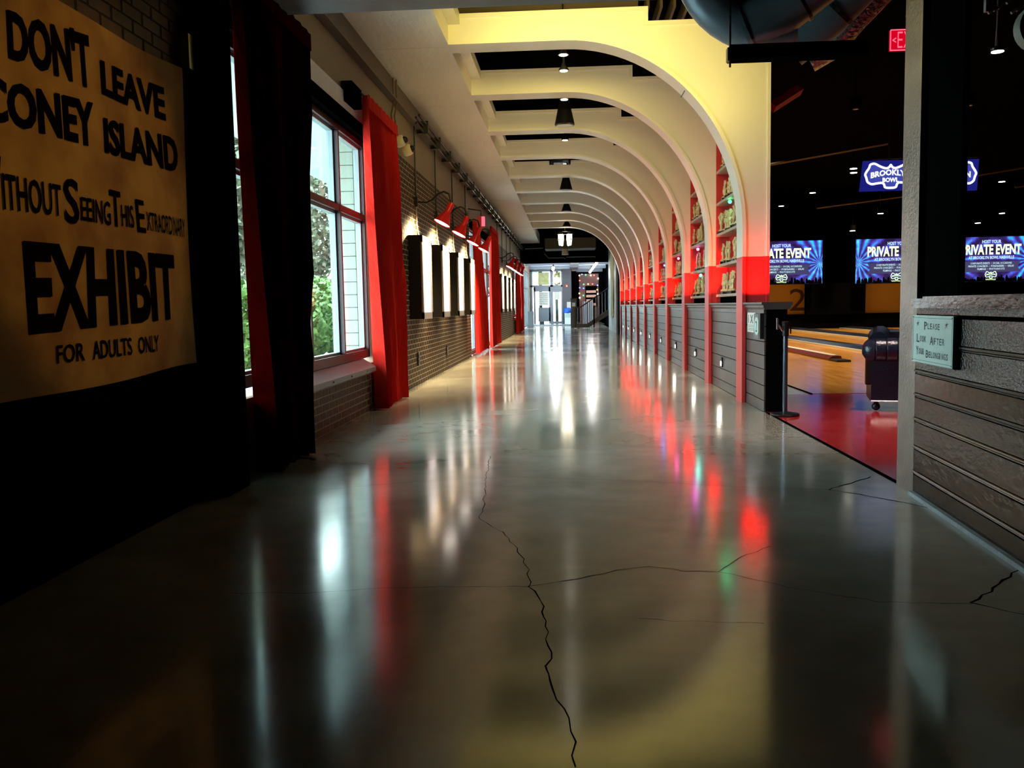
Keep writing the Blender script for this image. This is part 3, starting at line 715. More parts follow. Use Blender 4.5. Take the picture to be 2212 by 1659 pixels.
DY = [17.1, 19.72, 22.55, 25.4]; DY2 = [36.75, 39.35, 42.1, 44.9]
def wall_lamp(y, label, grp):
    t = thing('gooseneck_lamp', (-2.94, y, 3.55), label, 'wall lamp', grp)
    MB().box(-2.95, -2.89, y-.04, y+.04, 3.47, 3.66).build('junction_box', 'blackm', t)
    MB().tube([(-2.90, y, 3.56), (-2.72, y, 3.54), (-2.60, y, 3.60), (-2.50, y, 3.70), (-2.38, y, 3.745), (-2.28, y, 3.70), (-2.245, y, 3.58), (-2.24, y, 3.50)], .022, 8).build('gooseneck', 'blackm', t, True)
    R_ = Matrix.Rotation(math.radians(-11), 3, 'X') @ Matrix.Rotation(math.radians(26), 3, 'Y')
    top = Vector((-2.24, y, 3.50))
    def mk(prof, nm, mt):
        b = MB().lathe(prof, top, 24, R_); return b.build(nm, mt, t, True)
    MB().lathe([(.022, .04), (.022, -.10)], top, 10).build('stem', 'silver', t)
    b = MB(); n = 24
    prof = [(.058, .02), (.062, -.17), (.085, -.22), (.165, -.40), (.172, -.42)]
    base = 0
    for (r, z) in prof:
        for k in range(n):
            q = 2*PI*k/n; p = R_ @ Vector((r*math.cos(q), r*math.sin(q), z)); b.v.append((top.x+p.x, top.y+p.y, top.z+p.z))
    for i in range(len(prof)-1):
        for k in range(n): b.f.append((i*n+k, i*n+(k+1) % n, (i+1)*n+(k+1) % n, (i+1)*n+k))
    b.f.append(tuple(range(n-1, -1, -1)))
    b.build('shade', 'shade', t, True)
    mk([(.158, -.408), (.158, -.402)], 'lens', 'e_disc')
    p = top + R_ @ Vector((0, 0, -.44)); spot('light_lamp', p, R_ @ Vector((0, 0, -1)) + Vector((-.40, .1, 0)), 700, (1, .76, .40), 140, .7, .12)
def conduit(y, zt, label, grp):
    t = thing('conduit_drop', (-2.93, y, 2.9), label, 'conduit', grp)
    MB().tube([(-2.925, y, zt), (-2.925, y, 3.66)], .016, 6).build('upper_pipe', 'blackm', t)
    MB().tube([(-2.925, y, 3.47), (-2.925, y, 3.15), (-2.925, y+.10, 3.02), (-2.90, y+.12, 2.87)], .014, 6).build('lower_pipe', 'browndark' if y > 30 else P('conduit_tan', (.20, .15, .10), .4), t)
for k, y in enumerate(DY):
    wall_lamp(y, f'red enamel gooseneck wall lamp above the {pn[k]} poster box of the near brick wall', 'red wall lamps, near group')
    conduit(y, 5.0, f'thin conduit dropping to the {pn[k]} red wall lamp of the near group', 'conduit drops')
for k, y in enumerate(DY2):
    wall_lamp(y, f'red enamel gooseneck wall lamp above the {pn[k]} poster box of the far brick wall', 'red wall lamps, far group')
    conduit(y, 5.0, f'thin conduit dropping to the {pn[k]} red wall lamp of the far group', 'conduit drops')
t = thing('conduit_run', (-2.78, 17, 5.0), 'pair of black conduits running the length of the hall under the soffit', 'conduit')
for (x, z) in ((-2.80, 5.06), (-2.80, 4.96), (-2.74, 5.10)): MB().tube([(x, 16.6, z), (x, 54.9, z)], .024, 6).build('pipe', 'blackm', t)
for k in range(22): MB().box(-2.93, -2.70, 17.4+k*1.7, 17.44+k*1.7, 4.92, 5.16).build('hanger', 'blackm', t)
t = thing('cable_pair', (-2.9, 14.9, 4.5), 'two brown cables from the soffit to the security camera', 'cable')
for dx, dy in ((0, 0), (.03, .12)): MB().tube([(-2.90+dx, 15.0+dy, 5.38), (-2.90+dx, 15.0+dy, 5.0), (-2.93+dx, 14.9+dy, 4.75), (-2.90+dx, 15.0+dy, 4.42)], .014, 6).build('cable', 'browndark', t)
t = thing('security_camera', (-2.9, 15.2, 4.35), 'ivory twin dome security camera beside the bright red curtain', 'camera')
for k, (cx, cy, cz) in enumerate(((-2.84, 15.15, 4.36), (-2.78, 15.5, 4.27))):
    R_ = Matrix.Rotation(math.radians(70), 3, 'Y')
    MB().lathe([(.085, -.08), (.10, -.05), (.10, .05), (.085, .07), (.05, .075)], (cx, cy, cz), 20, R_).build('dome_housing', 'ivory', t, True)
    MB().ball((cx+.08, cy-.02, cz+.015), .062, 14, 9).build('lens_dome', 'blackm', t, True)
# exit box on the left wall
t = thing('wall_exit_sign', (-2.6, 26, 4.0), 'small red lit exit box hanging over the near lamps on the left wall', 'sign')
MB().box(-2.66, -2.42, 26.0, 26.08, 3.86, 4.18).build('housing', 'redpanel', t)
MB().box(-2.52, -2.42, 25.985, 25.999, 3.88, 4.16).build('lit_face', 'e_exit2', t)
MB().tube([(-2.54, 26.04, 4.18), (-2.54, 26.04, 4.34), (-2.92, 26.04, 4.40)], .02, 6).build('bracket', 'blackm', t)
for (y, z, l_) in ((16.95, .52, 'thin black cover plate on the brick wall under the nearest poster box'), (21.0, .48, 'black double outlet on the brick wall under the third poster box')):
    t = thing('wall_outlet', (-2.945, y, z), l_, 'outlet')
    MB().box(-2.948, -2.925, y-.07, y+.07, z-.13, z+.13).build('cover', 'blackm', t)
    MB().box(-2.925, -2.915, y-.03, y+.03, z+.02, z+.07).box(-2.925, -2.915, y-.03, y+.03, z-.07, z-.02).build('socket', 'greyp', t)

# ------------------------------------------------------------------ ceiling track, speakers, chandelier
t = thing('lighting_track', (-.03, 13.9, 5.85), 'black lighting track running along the middle of the hall ceiling', 'track')
MB().box(-.05, -.01, 13.9, 44, 5.90, 5.94).build('rail', 'blackm', t)
for k in range(8): MB().tube([(-.03, 14.2+k*4.1, 5.94), (-.03, 14.2+k*4.1, HALL)], .012, 6).build('hanger', 'blackm', t)
ht = [(14.6, 5.54), (15.6, 5.55), (17.2, 5.43), (21.0, 5.56), (21.6, 5.48), (24.6, 5.56), (25.2, 5.50)]
for k, (y, z) in enumerate(ht):
    t = thing('track_head', (-.03, y, z), f'{pn[k] if k < 4 else ordn[k]} flared track lamp head over the hall counted from the front', 'track lamp', 'track lamp heads')
    MB().lathe([(.018, .34), (.018, .16), (.035, .13), (.04, .09), (.085, .03), (.088, .0), (.07, .0)], (-.03, y, z), 18).build('housing', 'silver' if k < 3 else 'blackm', t, True)
    MB().lathe([(.066, -.006), (.066, -.001)], (-.03, y, z), 16).build('lens', 'e_white', t)
    MB().tube([(-.03, y, z+.30), (-.03, y, 5.90)], .014, 6).build('stem', 'blackm', t)
    spot('light_track_head', (-.03, y, z-.03), (0, .05, -1), 170, (1, .86, .62), 95, .9, .05)
for k, (y, zt, zb) in enumerate(((18.2, 5.62, 5.14), (28.5, 5.60, 5.19), (35.5, 5.56, 5.25), (42.0, 5.46, 5.23))):
    t = thing('pendant_speaker', (-.03, y, zb), f'{pn[k]} black cone pendant speaker hanging between the arch ribs', 'speaker', 'pendant speakers')
    r = .205
    MB().lathe([(.19, zb), (r, zb+.02), (.11, zt-.03), (.10, zt)], (-.03, y, 0), 24).build('cone', 'blackm', t, True)
    MB().lathe([(.17, zb-.004), (.17, zb-.001)], (-.03, y, 0), 20).build('grille', 'greyp', t)
    MB().tube([(-.03, y, zt), (-.03, y, HALL if y > 30 else 5.9)], .012, 6).build('cable', 'blackm', t)
t = thing('effects_projector', (-.2, 25.0, 5.55), 'black twin headed effects light hanging near the fourth arch rib', 'stage light')
MB().box(-.42, .05, 24.9, 25.1, 5.48, 5.56).build('body', 'blackm', t); MB().box(-.28, -.15, 24.93, 25.07, 5.56, 5.9).build('yoke', 'browndark', t)
for x in (-.42, .05): MB().lathe([(.06, -.07), (.07, .05)], (x, 25, 5.50), 12).build('head', 'blackm', t, True)
t = thing('chandelier', (-.13, 47, 5.0), 'glowing cage lantern chandelier of four tall jars beyond the last arch rib', 'chandelier')
MB().tube([(-.13, 47, 5.5), (-.13, 47, HALL)], .02, 6).build('stem', 'silver', t)
MB().tube([(-.36, 47, 5.42), (.10, 47, 5.42)], .02, 6).tube([(-.13, 46.8, 5.42), (-.13, 47.2, 5.42)], .02, 6).build('frame', 'silver', t)
for (x, y) in ((-.40, 46.95), (.14, 46.95), (-.30, 47.3), (.04, 47.3)):
    MB().lathe([(.03, 4.68), (.065, 4.72), (.08, 4.9), (.10, 5.0), (.10, 5.25), (.08, 5.30)], (x, y, 0), 14).build('lantern_glass', 'e_jar', t, True)
    MB().lathe([(.16, 5.27), (.17, 5.29), (.06, 5.36), (.05, 5.40)], (x, y, 0), 14).lathe([(.125, 4.98), (.14, 5.0), (.125, 5.02)], (x, y, 0), 14).build('lantern_cap', 'silver', t, True)
point('light_chandelier', (-.13, 46.7, 4.4), 25, (1, .85, .6), .2)
t = thing('ceiling_unit', (-.2, 51, 4.6), 'dim brown ceiling unit with a round speaker under the dark header', 'ceiling unit')
MB().box(-1.3, 1.6, 50.5, 52.5, 4.75, 5.35).build('casing', P('umber_casing', (.03, .022, .012), .7), t)
MB().lathe([(.17, 4.42), (.20, 4.44), (.16, 4.75)], (-.15, 50.9, 0), 20).build('round_speaker', P('tan_metal', (.35, .28, .2), .4), t, True)
t = thing('header_pipe', (-.4, 54.8, 4.42), 'thin grey pipe run across the dark header', 'pipe')
MB().tube([(-1.45, 54.85, 4.75), (-1.2, 54.85, 4.47), (-.25, 54.85, 4.47), (-.15, 54.85, 4.40)], .03, 6).tube([(-.1, 54.85, 4.50), (1.65, 54.85, 4.50), (1.7, 54.85, 4.45)], .03, 6).build('pipe', 'greyp', t)
tag(MB().tube([(-2.6, 53.9, 5.0), (-1.5, 53.9, 5.03)], .03, 6).build('ceiling_tube', 'greyp'), 'short grey tube near the soffit end in front of the header', 'pipe')
# joists seen above the nearest rib, and the brown bulkhead
tag(box('bulkhead_beam', (-1.7, 1.15, 14.3, 14.6, 6.02, 6.6), 'browndark'), 'brown bulkhead beam just above the nearest arch rib', 'beam')
for k in range(5):
    tag(box('ceiling_joist', (1.25+k*.2, 1.29+k*.2, 13.9, 15.6, 6.0, 6.22), 'browndark'), f'{ordn[k]} slim ceiling joist over the step of the nearest arch rib', 'joist', 'ceiling joists over the step')

# ------------------------------------------------------------------ ducts and hanging tray, upper right
t = thing('large_duct', (1.7, 10.3, 4.6), 'large dark round duct elbow hanging over the nearest arch rib', 'duct')
pts = []
for k in range(13):
    a = PI + (PI/2)*k/12*1.15; pts.append((2.35 + .88*math.cos(a)*1.0, 10.4, 5.42 + .86*math.sin(a)))
MB().tube(pts, .25, 28).build('elbow', 'duct', t, True)
MB().tube([(2.02, 10.35, 4.585), (2.42, 10.2, 4.72), (2.85, 10.0, 5.02), (3.3, 9.8, 5.4)], .265, 28).build('branch', 'duct', t, True)
for (p, q) in (((2.06, 10.34, 4.60), (2.085, 10.33, 4.61)), ((2.55, 10.15, 4.80), (2.58, 10.14, 4.82))): MB().tube([p, q], .275, 28).build('collar', 'blackm', t)
t = thing('middle_duct', (3.0, 11, 4.8), 'dark round duct sloping up behind the large elbow', 'duct')
MB().tube([(2.75, 11.2, 4.55), (3.15, 11.0, 4.85), (3.6, 10.8, 5.3)], .22, 24).build('pipe', 'duct', t, True)
MB().tube([(3.22, 10.97, 4.92), (3.25, 10.95, 4.95)], .235, 24).build('collar', 'blackm', t)
t = thing('foil_duct', (3.6, 11.6, 4.9), 'crinkled silver flexible duct next to the dark ducts', 'duct')
MB().tube([(3.15, 11.9, 4.62), (3.4, 11.8, 4.75), (3.62, 11.6, 5.02), (4.1, 11.4, 5.5)], [.17, .18, .175, .17], 20).build('hose', 'foil', t, True)
t = thing('cable_tray', (1.79, 10, 4.2), 'black tray beam hanging on a rod below the ducts', 'tray')
MB().box(1.785, 3.25, 9.9, 10.1, 4.135, 4.285).build('tray', 'black', t)
MB().tube([(1.80, 10, 4.07), (1.80, 10, 5.6)], .012, 6).build('rod', 'blackm', t)
MB().box(1.765, 1.80, 9.95, 10.05, 4.13, 4.27).build('end_plate', 'blackm', t)
tag(MB().tube([(4.25, 11.5, 5.0), (5.4, 12.2, 6.4)], .05, 4).build('red_brace', 'redsteel'), 'red diagonal steel brace behind the ducts', 'brace')
tag(MB().tube([(4.2, 16.5, 5.3), (3.6, 16.0, 4.9)], .10, 4).build('red_brace', 'redsteel'), 'short dim red brace under the black tray', 'brace')
# exit sign behind the column
t = thing('exit_sign', (4.7, 13, 5.13), 'red lit exit sign partly behind the steel column', 'sign')
MB().box(4.56, 5.02, 13.0, 13.05, 4.99, 5.27).build('housing', 'e_exit', t)
bd = MB()
for b in ((4.56, 5.02, 4.985, 4.997), (4.56, 5.02, 5.263, 5.275), (4.556, 4.566, 4.99, 5.27)): bd.box(b[0], b[1], 12.985, 12.999, b[2], b[3])
bd.build('rim', 'e_exit2', t)
MB().tube([(4.8, 13.02, 5.27), (4.8, 13.02, HALL)], .012, 6).build('hanger', 'black', t)
lt = MB(); text_on(lt, 'EXIT', plane_fn((4.655, 12.985, 5.02), (1, 0, 0), (0, 0, 1), .36, .22), -.01); text_on(lt, '<', plane_fn((4.585, 12.985, 5.09), (1, 0, 0), (0, 0, 1), .05, .075), .02)
lt.build('lettering', 'e_exit2', t)

# ------------------------------------------------------------------ bowling hall
ap = tag(box('approach', (3.93, 31.9, 14.46, 21.7, -.15, .004), 'wood'), 'polished maple bowling approach behind the red floor', 'bowling approach')
tag(box('approach_edge', (3.90, 3.93, 14.4, 50, -.01, .012), 'black'), 'thin black edging strip along the left side of the bowling approach', 'edging')
def ball_return(x, wd, y0, label, light=True):
    t = thing('lane_divider', (x, y0, 0), label, 'lane divider', 'lane dividers')
    MB().prism([(x-wd*.5, 0), (x+wd*.5, 0), (x+wd*.42, .11), (x-wd*.18, .11), (x-wd*.5, .045)], 'y', y0, 49).build('body', 'railred' if light else 'gut', t)
    MB().box(x-wd*.16, x+wd*.40, y0+.2, 49, .111, .122).build('cap', 'rail' if light else 'gut', t)
    MB().prism([(x-wd*.5, .002), (x+wd*.5, .002), (x+wd*.5, .05), (x-wd*.5, .05)], 'y', y0-.7, y0).build('nose', 'blackm', t)
ball_return(6.72, .34, 22.6, 'lane divider with pale cap nearest the arcade', True)
ball_return(8.95, .5, 22.6, 'dark lane gutter divider in the middle of the lanes', False)
ball_return(12.1, .55, 22.6, 'second dark lane divider, behind the middle one', False)
ball_return(15.2, .55, 22.6, 'third dark lane divider, farther across the lanes', False)
ball_return(18.6, .55, 22.6, 'farthest dark lane divider at the right', False)
for x in (8.60, 11.72, 14.82):
    tag(box('gutter_strip', (x-.06, x, 23, 49, .0, .05), 'rail'), 'pale strip along the left of ' + {8.60: 'the middle lane divider', 11.72: 'the second dark lane divider', 14.82: 'the third dark lane divider'}[x], 'gutter')
tag(box('pin_deck_skirt', (3.0, 31, 49.2, 49.9, 0, .80), 'black'), 'long black skirt across the end of the lanes', 'panel')
for k, (x0, x1, dg) in enumerate(((10.4, 13.0, '2'), (16.2, 19.0, None))):
    t = thing('masking_unit', ((x0+x1)/2, 49.3, .8), ('amber masking panel with a dark numeral under the left screen', 'amber masking panel under the middle screen', 'dark amber masking panel under the right screen')[k], 'panel', 'masking panels')
    box('panel', (x0, x1, 49.3, 49.4, .80, 2.46), 'amber', t)
    if dg: text_on(MB(), dg, plane_fn((12.15, 49.28, 1.0), (1, 0, 0), (0, 0, 1), .9, 1.2), .0).build('numeral', 'digit', t)
tag(box('masking_block', (12.95, 16.1, 48.9, 49.28, .78, 2.46), 'black'), 'black block between the two amber masking panels', 'panel')
tag(MB().ball((17.9, 47, .95), .13, 12, 8).build('green_ball', P('green_ball', (.02, .5, .2), .3, emit=(.0, .7, .25), es=.5), smooth=True), 'bright green ball by the end of the lanes', 'ball')
t = thing('far_stand', (17.9, 47, 0), 'small black stand under the green ball', 'stand'); MB().box(17.7, 18.1, 46.9, 47.1, 0, .82).build('body', 'blackm', t)
# big screens
def logo_pts(n=60):
    P_ = [(-.5, .05), (-.46, .2), (-.42, .3), (-.40, .45), (-.30, .50), (-.18, .36), (-.06, .28), (0, .46), (.06, .28), (.18, .36), (.30, .50), (.40, .45), (.42, .3), (.46, .2), (.5, .05), (.47, -.08), (.45, -.25), (.36, -.36), (.24, -.32),
          (.14, -.30), (.12, -.5), (-.12, -.5), (-.14, -.30), (-.24, -.32), (-.36, -.36), (-.45, -.25), (-.47, -.08)]
    return P_
def logo(mb_ring, mb_fill, mb_txt, cx, cz, wd, ht, y, th=.05, words=True):
    P_ = logo_pts()
    for _ in range(2):                                   # round the corners
        Q = []
        for i in range(len(P_)):
            a, b = P_[i], P_[(i+1) % len(P_)]
            Q += [(a[0]*.78+b[0]*.22, a[1]*.78+b[1]*.22), (a[0]*.22+b[0]*.78, a[1]*.22+b[1]*.78)]
        P_ = Q
    n = len(P_)
    o = [(cx+p[0]*wd, cz+p[1]*ht) for p in P_]; c_ = Vector((cx, cz))
    inn = []
    for i in range(n):
        a, b, c2 = Vector(o[i-1]), Vector(o[i]), Vector(o[(i+1) % n]); t_ = (c2-a).normalized(); inn.append(b + Vector((t_.y, -t_.x))*th*wd)
    vs = [(p[0], y, p[1]) for p in o] + [(p[0], y, p[1]) for p in inn]
    mb_ring.add(vs, [(i, (i+1) % n, (i+1) % n+n, i+n) for i in range(n)])
    mb_fill.add([(p[0], y+.004, p[1]) for p in o], [tuple(range(n))])
    if words:
        f1 = lambda s, t: (cx+(s-.5)*wd*.74, y-.003, cz - .10*ht + t*ht*.22 + .10*ht*math.sin(PI*s))
        text_on(mb_txt, 'BROOKLYN', f1, .04)
        text_on(mb_txt, 'BOWL', plane_fn((cx-wd*.15, y-.003, cz-.25*ht), (1, 0, 0), (0, 0, 1), wd*.30, ht*.17), .04)
def big_screen(x0, x1, z0, z1, y, label):
    cx, cz = (x0+x1)/2, (z0+z1)/2; wd, ht = x1-x0, z1-z0; k = wd/4.27
    t = thing('event_screen', (cx, y, cz), label, 'screen', 'event screens over the lanes')
    MB().box(-wd/2, wd/2, 0, .12, -ht/2, ht/2).build('display', 'screen', t, loc=(0, 0, 0))
    MB().box(-wd/2-.03, wd/2+.03, .02, .14, -ht/2-.03, ht/2+.03).build('bezel', 'blackm', t, loc=(0, 0, 0))
    a = MB(); b = MB(); f = lambda ox, oz, w_, h_: plane_fn((ox*wd, -.012, oz*ht), (1, 0, 0), (0, 0, 1), w_*wd, h_*ht)
    text_on(a, 'PRIVATE EVENT', f(-.36, .10, .72, .23), .035)
    text_on(b, 'HOST YOUR', f(-.115, .355, .23, .075), .02); text_on(b, 'AT BROOKLYN BOWL NASHVILLE', f(-.275, .0, .55, .07), .02)
    text_on(b, 'CORPORATE EVENTS  •  SOCIAL OCCASIONS', f(-.25, -.115, .5, .045), .01, 1); text_on(b, 'PRIVATE CONCERTS  •  FUNDRAISERS  •  GALAS', f(-.275, -.18, .55, .045), .01, 1)
    text_on(b, 'FILMINGS  •  PHOTOSHOOTS', f(-.165, -.245, .33, .045), .01, 1)
    a.build('headline', 'e_txt', t, loc=(0, 0, 0)); b.build('small_print', 'e_txtb', t, loc=(0, 0, 0))
    bn_ = MB(); pts = [(-.36, -.29), (.36, -.29), (.32, -.17), (.36, -.05), (-.36, -.05), (-.32, -.17)]
    bn_.add([(p[0]*wd, -.006, p[1]*ht) for p in pts], [tuple(range(6))]); bn_.build('ribbon', 'e_band', t, loc=(0, 0, 0))
    r1, r2_, r3 = MB(), MB(), MB(); logo(r1, r2_, r3, 0, -.355*ht, .15*wd, .17*ht, -.02, .06)
    text_on(r1, 'NASHVILLE', f(-.06, -.475, .12, .035), .01, 1)
    r1.build('logo_outline', 'e_txt', t, loc=(0, 0, 0)); r2_.build('logo_field', 'e_navy', t, loc=(0, 0, 0)); r3.build('logo_words', 'e_txt', t, loc=(0, 0, 0))
    cr_ = MB(); rr = random.Random(int(x0*10))
    for j in range(34):
        xx = -.48*wd + j*.96*wd/33 + rr.uniform(-.03, .03); h_ = rr.uniform(.10, .34)*k; z_ = -ht/2
        cr_.add([(xx-.08, -.009, z_), (xx+.08, -.009, z_), (xx+.06, -.009, z_+h_*.7), (xx+.02, -.009, z_+h_), (xx-.03, -.009, z_+h_), (xx-.06, -.009, z_+h_*.7)], [(0, 1, 2, 3, 4, 5)])
    cr_.build('crowd_silhouette', 'black', t, loc=(0, 0, 0))
    MB().tube([(-wd*.4, .08, ht/2), (-wd*.4, .08, HALL-cz)], .02, 5).tube([(wd*.4, .08, ht/2), (wd*.4, .08, HALL-cz)], .02, 5).build('hanger', 'black', t, loc=(0, 0, 0))
big_screen(9.25, 13.53, 2.45, 4.72, 48, 'large event screen over the lanes, next to the nearest arch rib')
big_screen(15.27, 19.50, 2.40, 4.72, 48, 'large event screen over the lanes, cut by the steel column')
big_screen(20.12, 24.33, 2.38, 4.70, 48, 'large event screen over the lanes, right of the black post')
def hang_screen(x0, x1, z0, z1, y, label):
    t = thing('logo_screen', ((x0+x1)/2, y, z1), label, 'screen', 'hanging logo screens')
    MB().prism([(x0, z0), (x1-.04, z0), (x1, z1), (x0+.10, z1)], 'y', y, y+.1).build('display', 'e_navy', t)
    r1, r2_, r3 = MB(), MB(), MB(); logo(r1, r2_, r3, (x0+x1)/2+.03, (z0+z1)/2, (x1-x0)*.92, (z1-z0)*.90, y-.02, .042)
    r1.build('logo_outline', 'e_logo', t); r2_.build('logo_field', 'e_navy2', t); r3.build('logo_words', 'e_logo', t)
    MB().tube([((x0+x1)/2, y+.05, z1), ((x0+x1)/2, y+.05, HALL)], .03, 6).tube([(x0+.4, y+.05, z1+.05), (x1, y+.05, z1+.08)], .025, 6).build('hanger', 'blackm', t)
hang_screen(9.64, 11.52, 5.08, 6.06, 30, 'hanging blue logo screen left of the steel column')
hang_screen(11.56, 13.42, 5.02, 6.02, 30, 'hanging blue logo screen seen right of the black post')
# downlights
DLW = ['just left of the hanging logo screen, upper of the close pair', 'just left of the hanging logo screen, lower of the close pair', 'above and left of the logo screen pair, midway to the nearest rib', 'closest to the edge of the nearest arch rib',
       'between the logo screens and the middle event screen', 'lower one above the gap between the left and middle event screens', 'between the nearest rib and the logo screen, fourth out', 'above the right event screen, left one', 'above the right event screen, right one',
       'at the far right edge over the right event screen', 'right of the hanging logo screens, highest of the lit ones there', 'unlit, high up between the black tray and the logo screen', 'unlit, high up just right of the black post']
for k, (x, y) in enumerate(((10.93, 34.8), (11.28, 35.9), (11.38, 42.1), (11.23, 47.5), (17.9, 45.2), (14.6, 46.5), (15.3, 44.5), (20.6, 46.0), (22.0, 46.5), (23.5, 46.8), (18.83, 39.9), (7.6, 24.1), (10.5, 24.1))):
    z = 6.5
    if k in (4, 5, 6, 7, 8, 9):      # nearer copies of the ones far back, a little lower
        z = [5.35, 5.05, 5.7, 5.25, 5.75, 5.2][k-4]
    if y > 30 or True:
        t = thing('hall_downlight', (x, y, z), f'small round downlight {DLW[k]}', 'downlight', 'bowling hall downlights')
        MB().lathe([(.13 if y > 30 else .07, z), (.135 if y > 30 else .075, z+.10)], (x, y, 0), 14).build('lens', 'e_down' if k < 11 else 'greyp', t)
        MB().lathe([(.15, z+.02), (.15, z+.3)], (x, y, 0), 14).build('can', 'black', t, True)
        MB().tube([(x, y, z+.3), (x, y, HALL)], .015, 5).build('stem', 'black', t)
for k, (a, b) in enumerate((((12.6, 33, 5.6), (17.5, 33, 6.3)), ((11.0, 40, 5.6), (16.5, 40, 6.2)), ((6.5, 30, 6.0), (10.5, 30, 6.6)), ((17.5, 36, 5.8), (23, 36, 6.7)))):
    tag(MB().tube([a, b], .05, 4).build('hall_truss', P('bronze', (.05, .03, .015), .5)), f'{ordn[k]} thin bronze roof brace in the dark bowling hall', 'brace', 'roof braces of the bowling hall')
# pendant lamp, round speaker and clutter at top right
t = thing('pendant_lamp', (4.17, 9, 3.87), 'slim dark pendant lamp with a bright disc, upper right', 'pendant lamp')
MB().tube([(4.17, 9, 3.90), (4.165, 9, 4.12), (4.165, 9, HALL)], [.026, .012, .004], 12).build('stem', P('rust', (.06, .02, .01), .5), t, True)
MB().lathe([(.058, 3.872), (.062, 3.90), (.03, 3.92)], (4.17, 9, 0), 20).build('shade', 'blackm', t, True)
MB().lathe([(.056, 3.866), (.056, 3.8715)], (4.17, 9, 0), 20, ).build('lens', 'e_down', t)
t = thing('round_speaker', (3.55, 7, 3.5), 'grey round drum speaker cut by the frame at upper right', 'speaker')
MB().lathe([(.175, -.05), (.18, 0), (.175, .05)], (3.55, 7.0, 3.51), 28, Matrix.Rotation(PI/2, 3, 'X')).build('drum', P('mid_grey', (.22, .23, .20), .5), t, True)
t = thing('light_truss', (3.7, 8, 4.0), 'short black truss with clamps at the upper right corner', 'truss')
MB().box(3.59, 3.615, 7.98, 8.02, 3.94, 4.3).build('post', 'greyp', t)
for k in range(9):
    a = (3.62+.05*k, 8+.02*(k % 3), 3.93+.025*(k % 4)); MB().tube([a, (a[0]+.05, a[1], a[2]+.035)], .014, 6).build('clamp', 'greyp', t)
# chesterfield seen from behind
t = thing('leather_sofa', (5.0, 12.2, 0), 'dark tufted leather sofa with rolled back beside the steel column', 'sofa')
MB().box(4.05, 6.0, 11.9, 12.75, .13, .76).build('body', 'leather', t)
rl = MB(); n = 16; xs = [3.93, 3.96, 4.0, 4.08, 4.09, 4.10, 4.22, 4.23, 4.24, 4.36, 4.37, 4.38, 4.5, 4.51, 4.52, 4.66, 4.67, 4.68, 6.0]
rs = [.05, .10, .135, .15, .14, .15, .15, .14, .15, .15, .14, .15, .15, .14, .15, .15, .14, .15, .15]
for x, r in zip(xs, rs):
    for k in range(n): q = 2*PI*k/n; rl.v.append((x, 11.93+r*math.cos(q), .83+r*1.05*math.sin(q)))
for i in range(len(xs)-1):
    for k in range(n): rl.f.append((i*n+k, (i+1)*n+k, (i+1)*n+(k+1) % n, i*n+(k+1) % n))
rl.f.append(tuple(range(n-1, -1, -1))); rl.build('rolled_back', 'leather', t, True)
MB().box(3.99, 4.06, 12.0, 12.2, .35, .80).build('arm_front', P('brown_leather', (.03, .012, .008), .4), t)
MB().tube([(4.15, 12.1, .95), (4.2, 12.5, .98), (4.25, 12.9, .92)], [.12, .16, .13], 14).build('arm', 'leather', t, True)
MB().box(4.3, 6.0, 12.3, 12.9, .7, 1.06).build('seat_back', 'leather', t)
for k in range(40): MB().ball((4.08+k*.048, 11.893, .725), .006, 6, 3).build('nail', 'nail', t)
MB().tube([(4.05, 11.895, .14), (6.0, 11.895, .14)], .008, 5).build('piping', 'silver', t)
MB().ball((4.12, 11.96, .06), .055, 12, 8).build('caster', 'blackm', t, True); MB().box(4.09, 4.15, 11.93, 11.99, .08, .14).build('caster_fork', 'blackm', t)

t.location = (5.07, 12.15, 0); t.rotation_euler = (0, 0, -.25)
# ------------------------------------------------------------------ far right wall of the corridor, lobby
tag(box('grey_return_wall', (2.50, 2.98, 46.3, 55.0, 0, HALL), 'concrete', kind='structure'), None)
tag(box('black_strip_wall', (2.60, 2.98, 44.7, 46.3, 0, HALL), 'black', kind='structure'), None)
mb = MB()
for j in range(21):
    for i in range(7): y = 48.6+3.0*i/6; z = .95+3.7*j/20; mb.v.append((2.47+.02*math.sin(3*y+z*2), y, z - (.25*(1-abs(i-3)/3) if j == 0 else 0)))
for j in range(20):
    for i in range(6): a = j*7+i; mb.f.append((a, a+1, a+8, a+7))
tag(mb.build('yellow_banner', 'paleyel', smooth=True), 'long pale yellow cloth banner hanging on the grey wall past the arches', 'banner')
# lobby shell
box('wall_lobby_right', (2.9, 3.1, 55.4, 86, 0, 4.7), 'black', kind='structure')
wf = MB().box(-3.3, -2.95, 69, 69.3, 0, 4.7).box(-2.95, .25, 69, 69.3, 4.28, 4.7).box(-.48, .25, 69, 69.3, 0, 4.28); wf.build('wall_end', 'lobbyw', kind='structure')
box('wall_lobby_end', (.25, 3.1, 80.3, 80.6, 0, 4.7), 'black', kind='structure')
box('wall_lobby_side', (.18, .28, 69.3, 80.6, 0, 4.7), 'black', kind='structure')
for k in range(13):
    box('board', (-.47, .24, 68.97, 69.0, .05+k*.325, .05+k*.325+.31), 'lobbyw', bpy.data.objects['wall_end'])
tag(box('lobby_step', (-2.93, .15, 66.5, 68.9, 0, .09), 'lobbyf'), 'low pale step in front of the lobby entrance door', 'step')
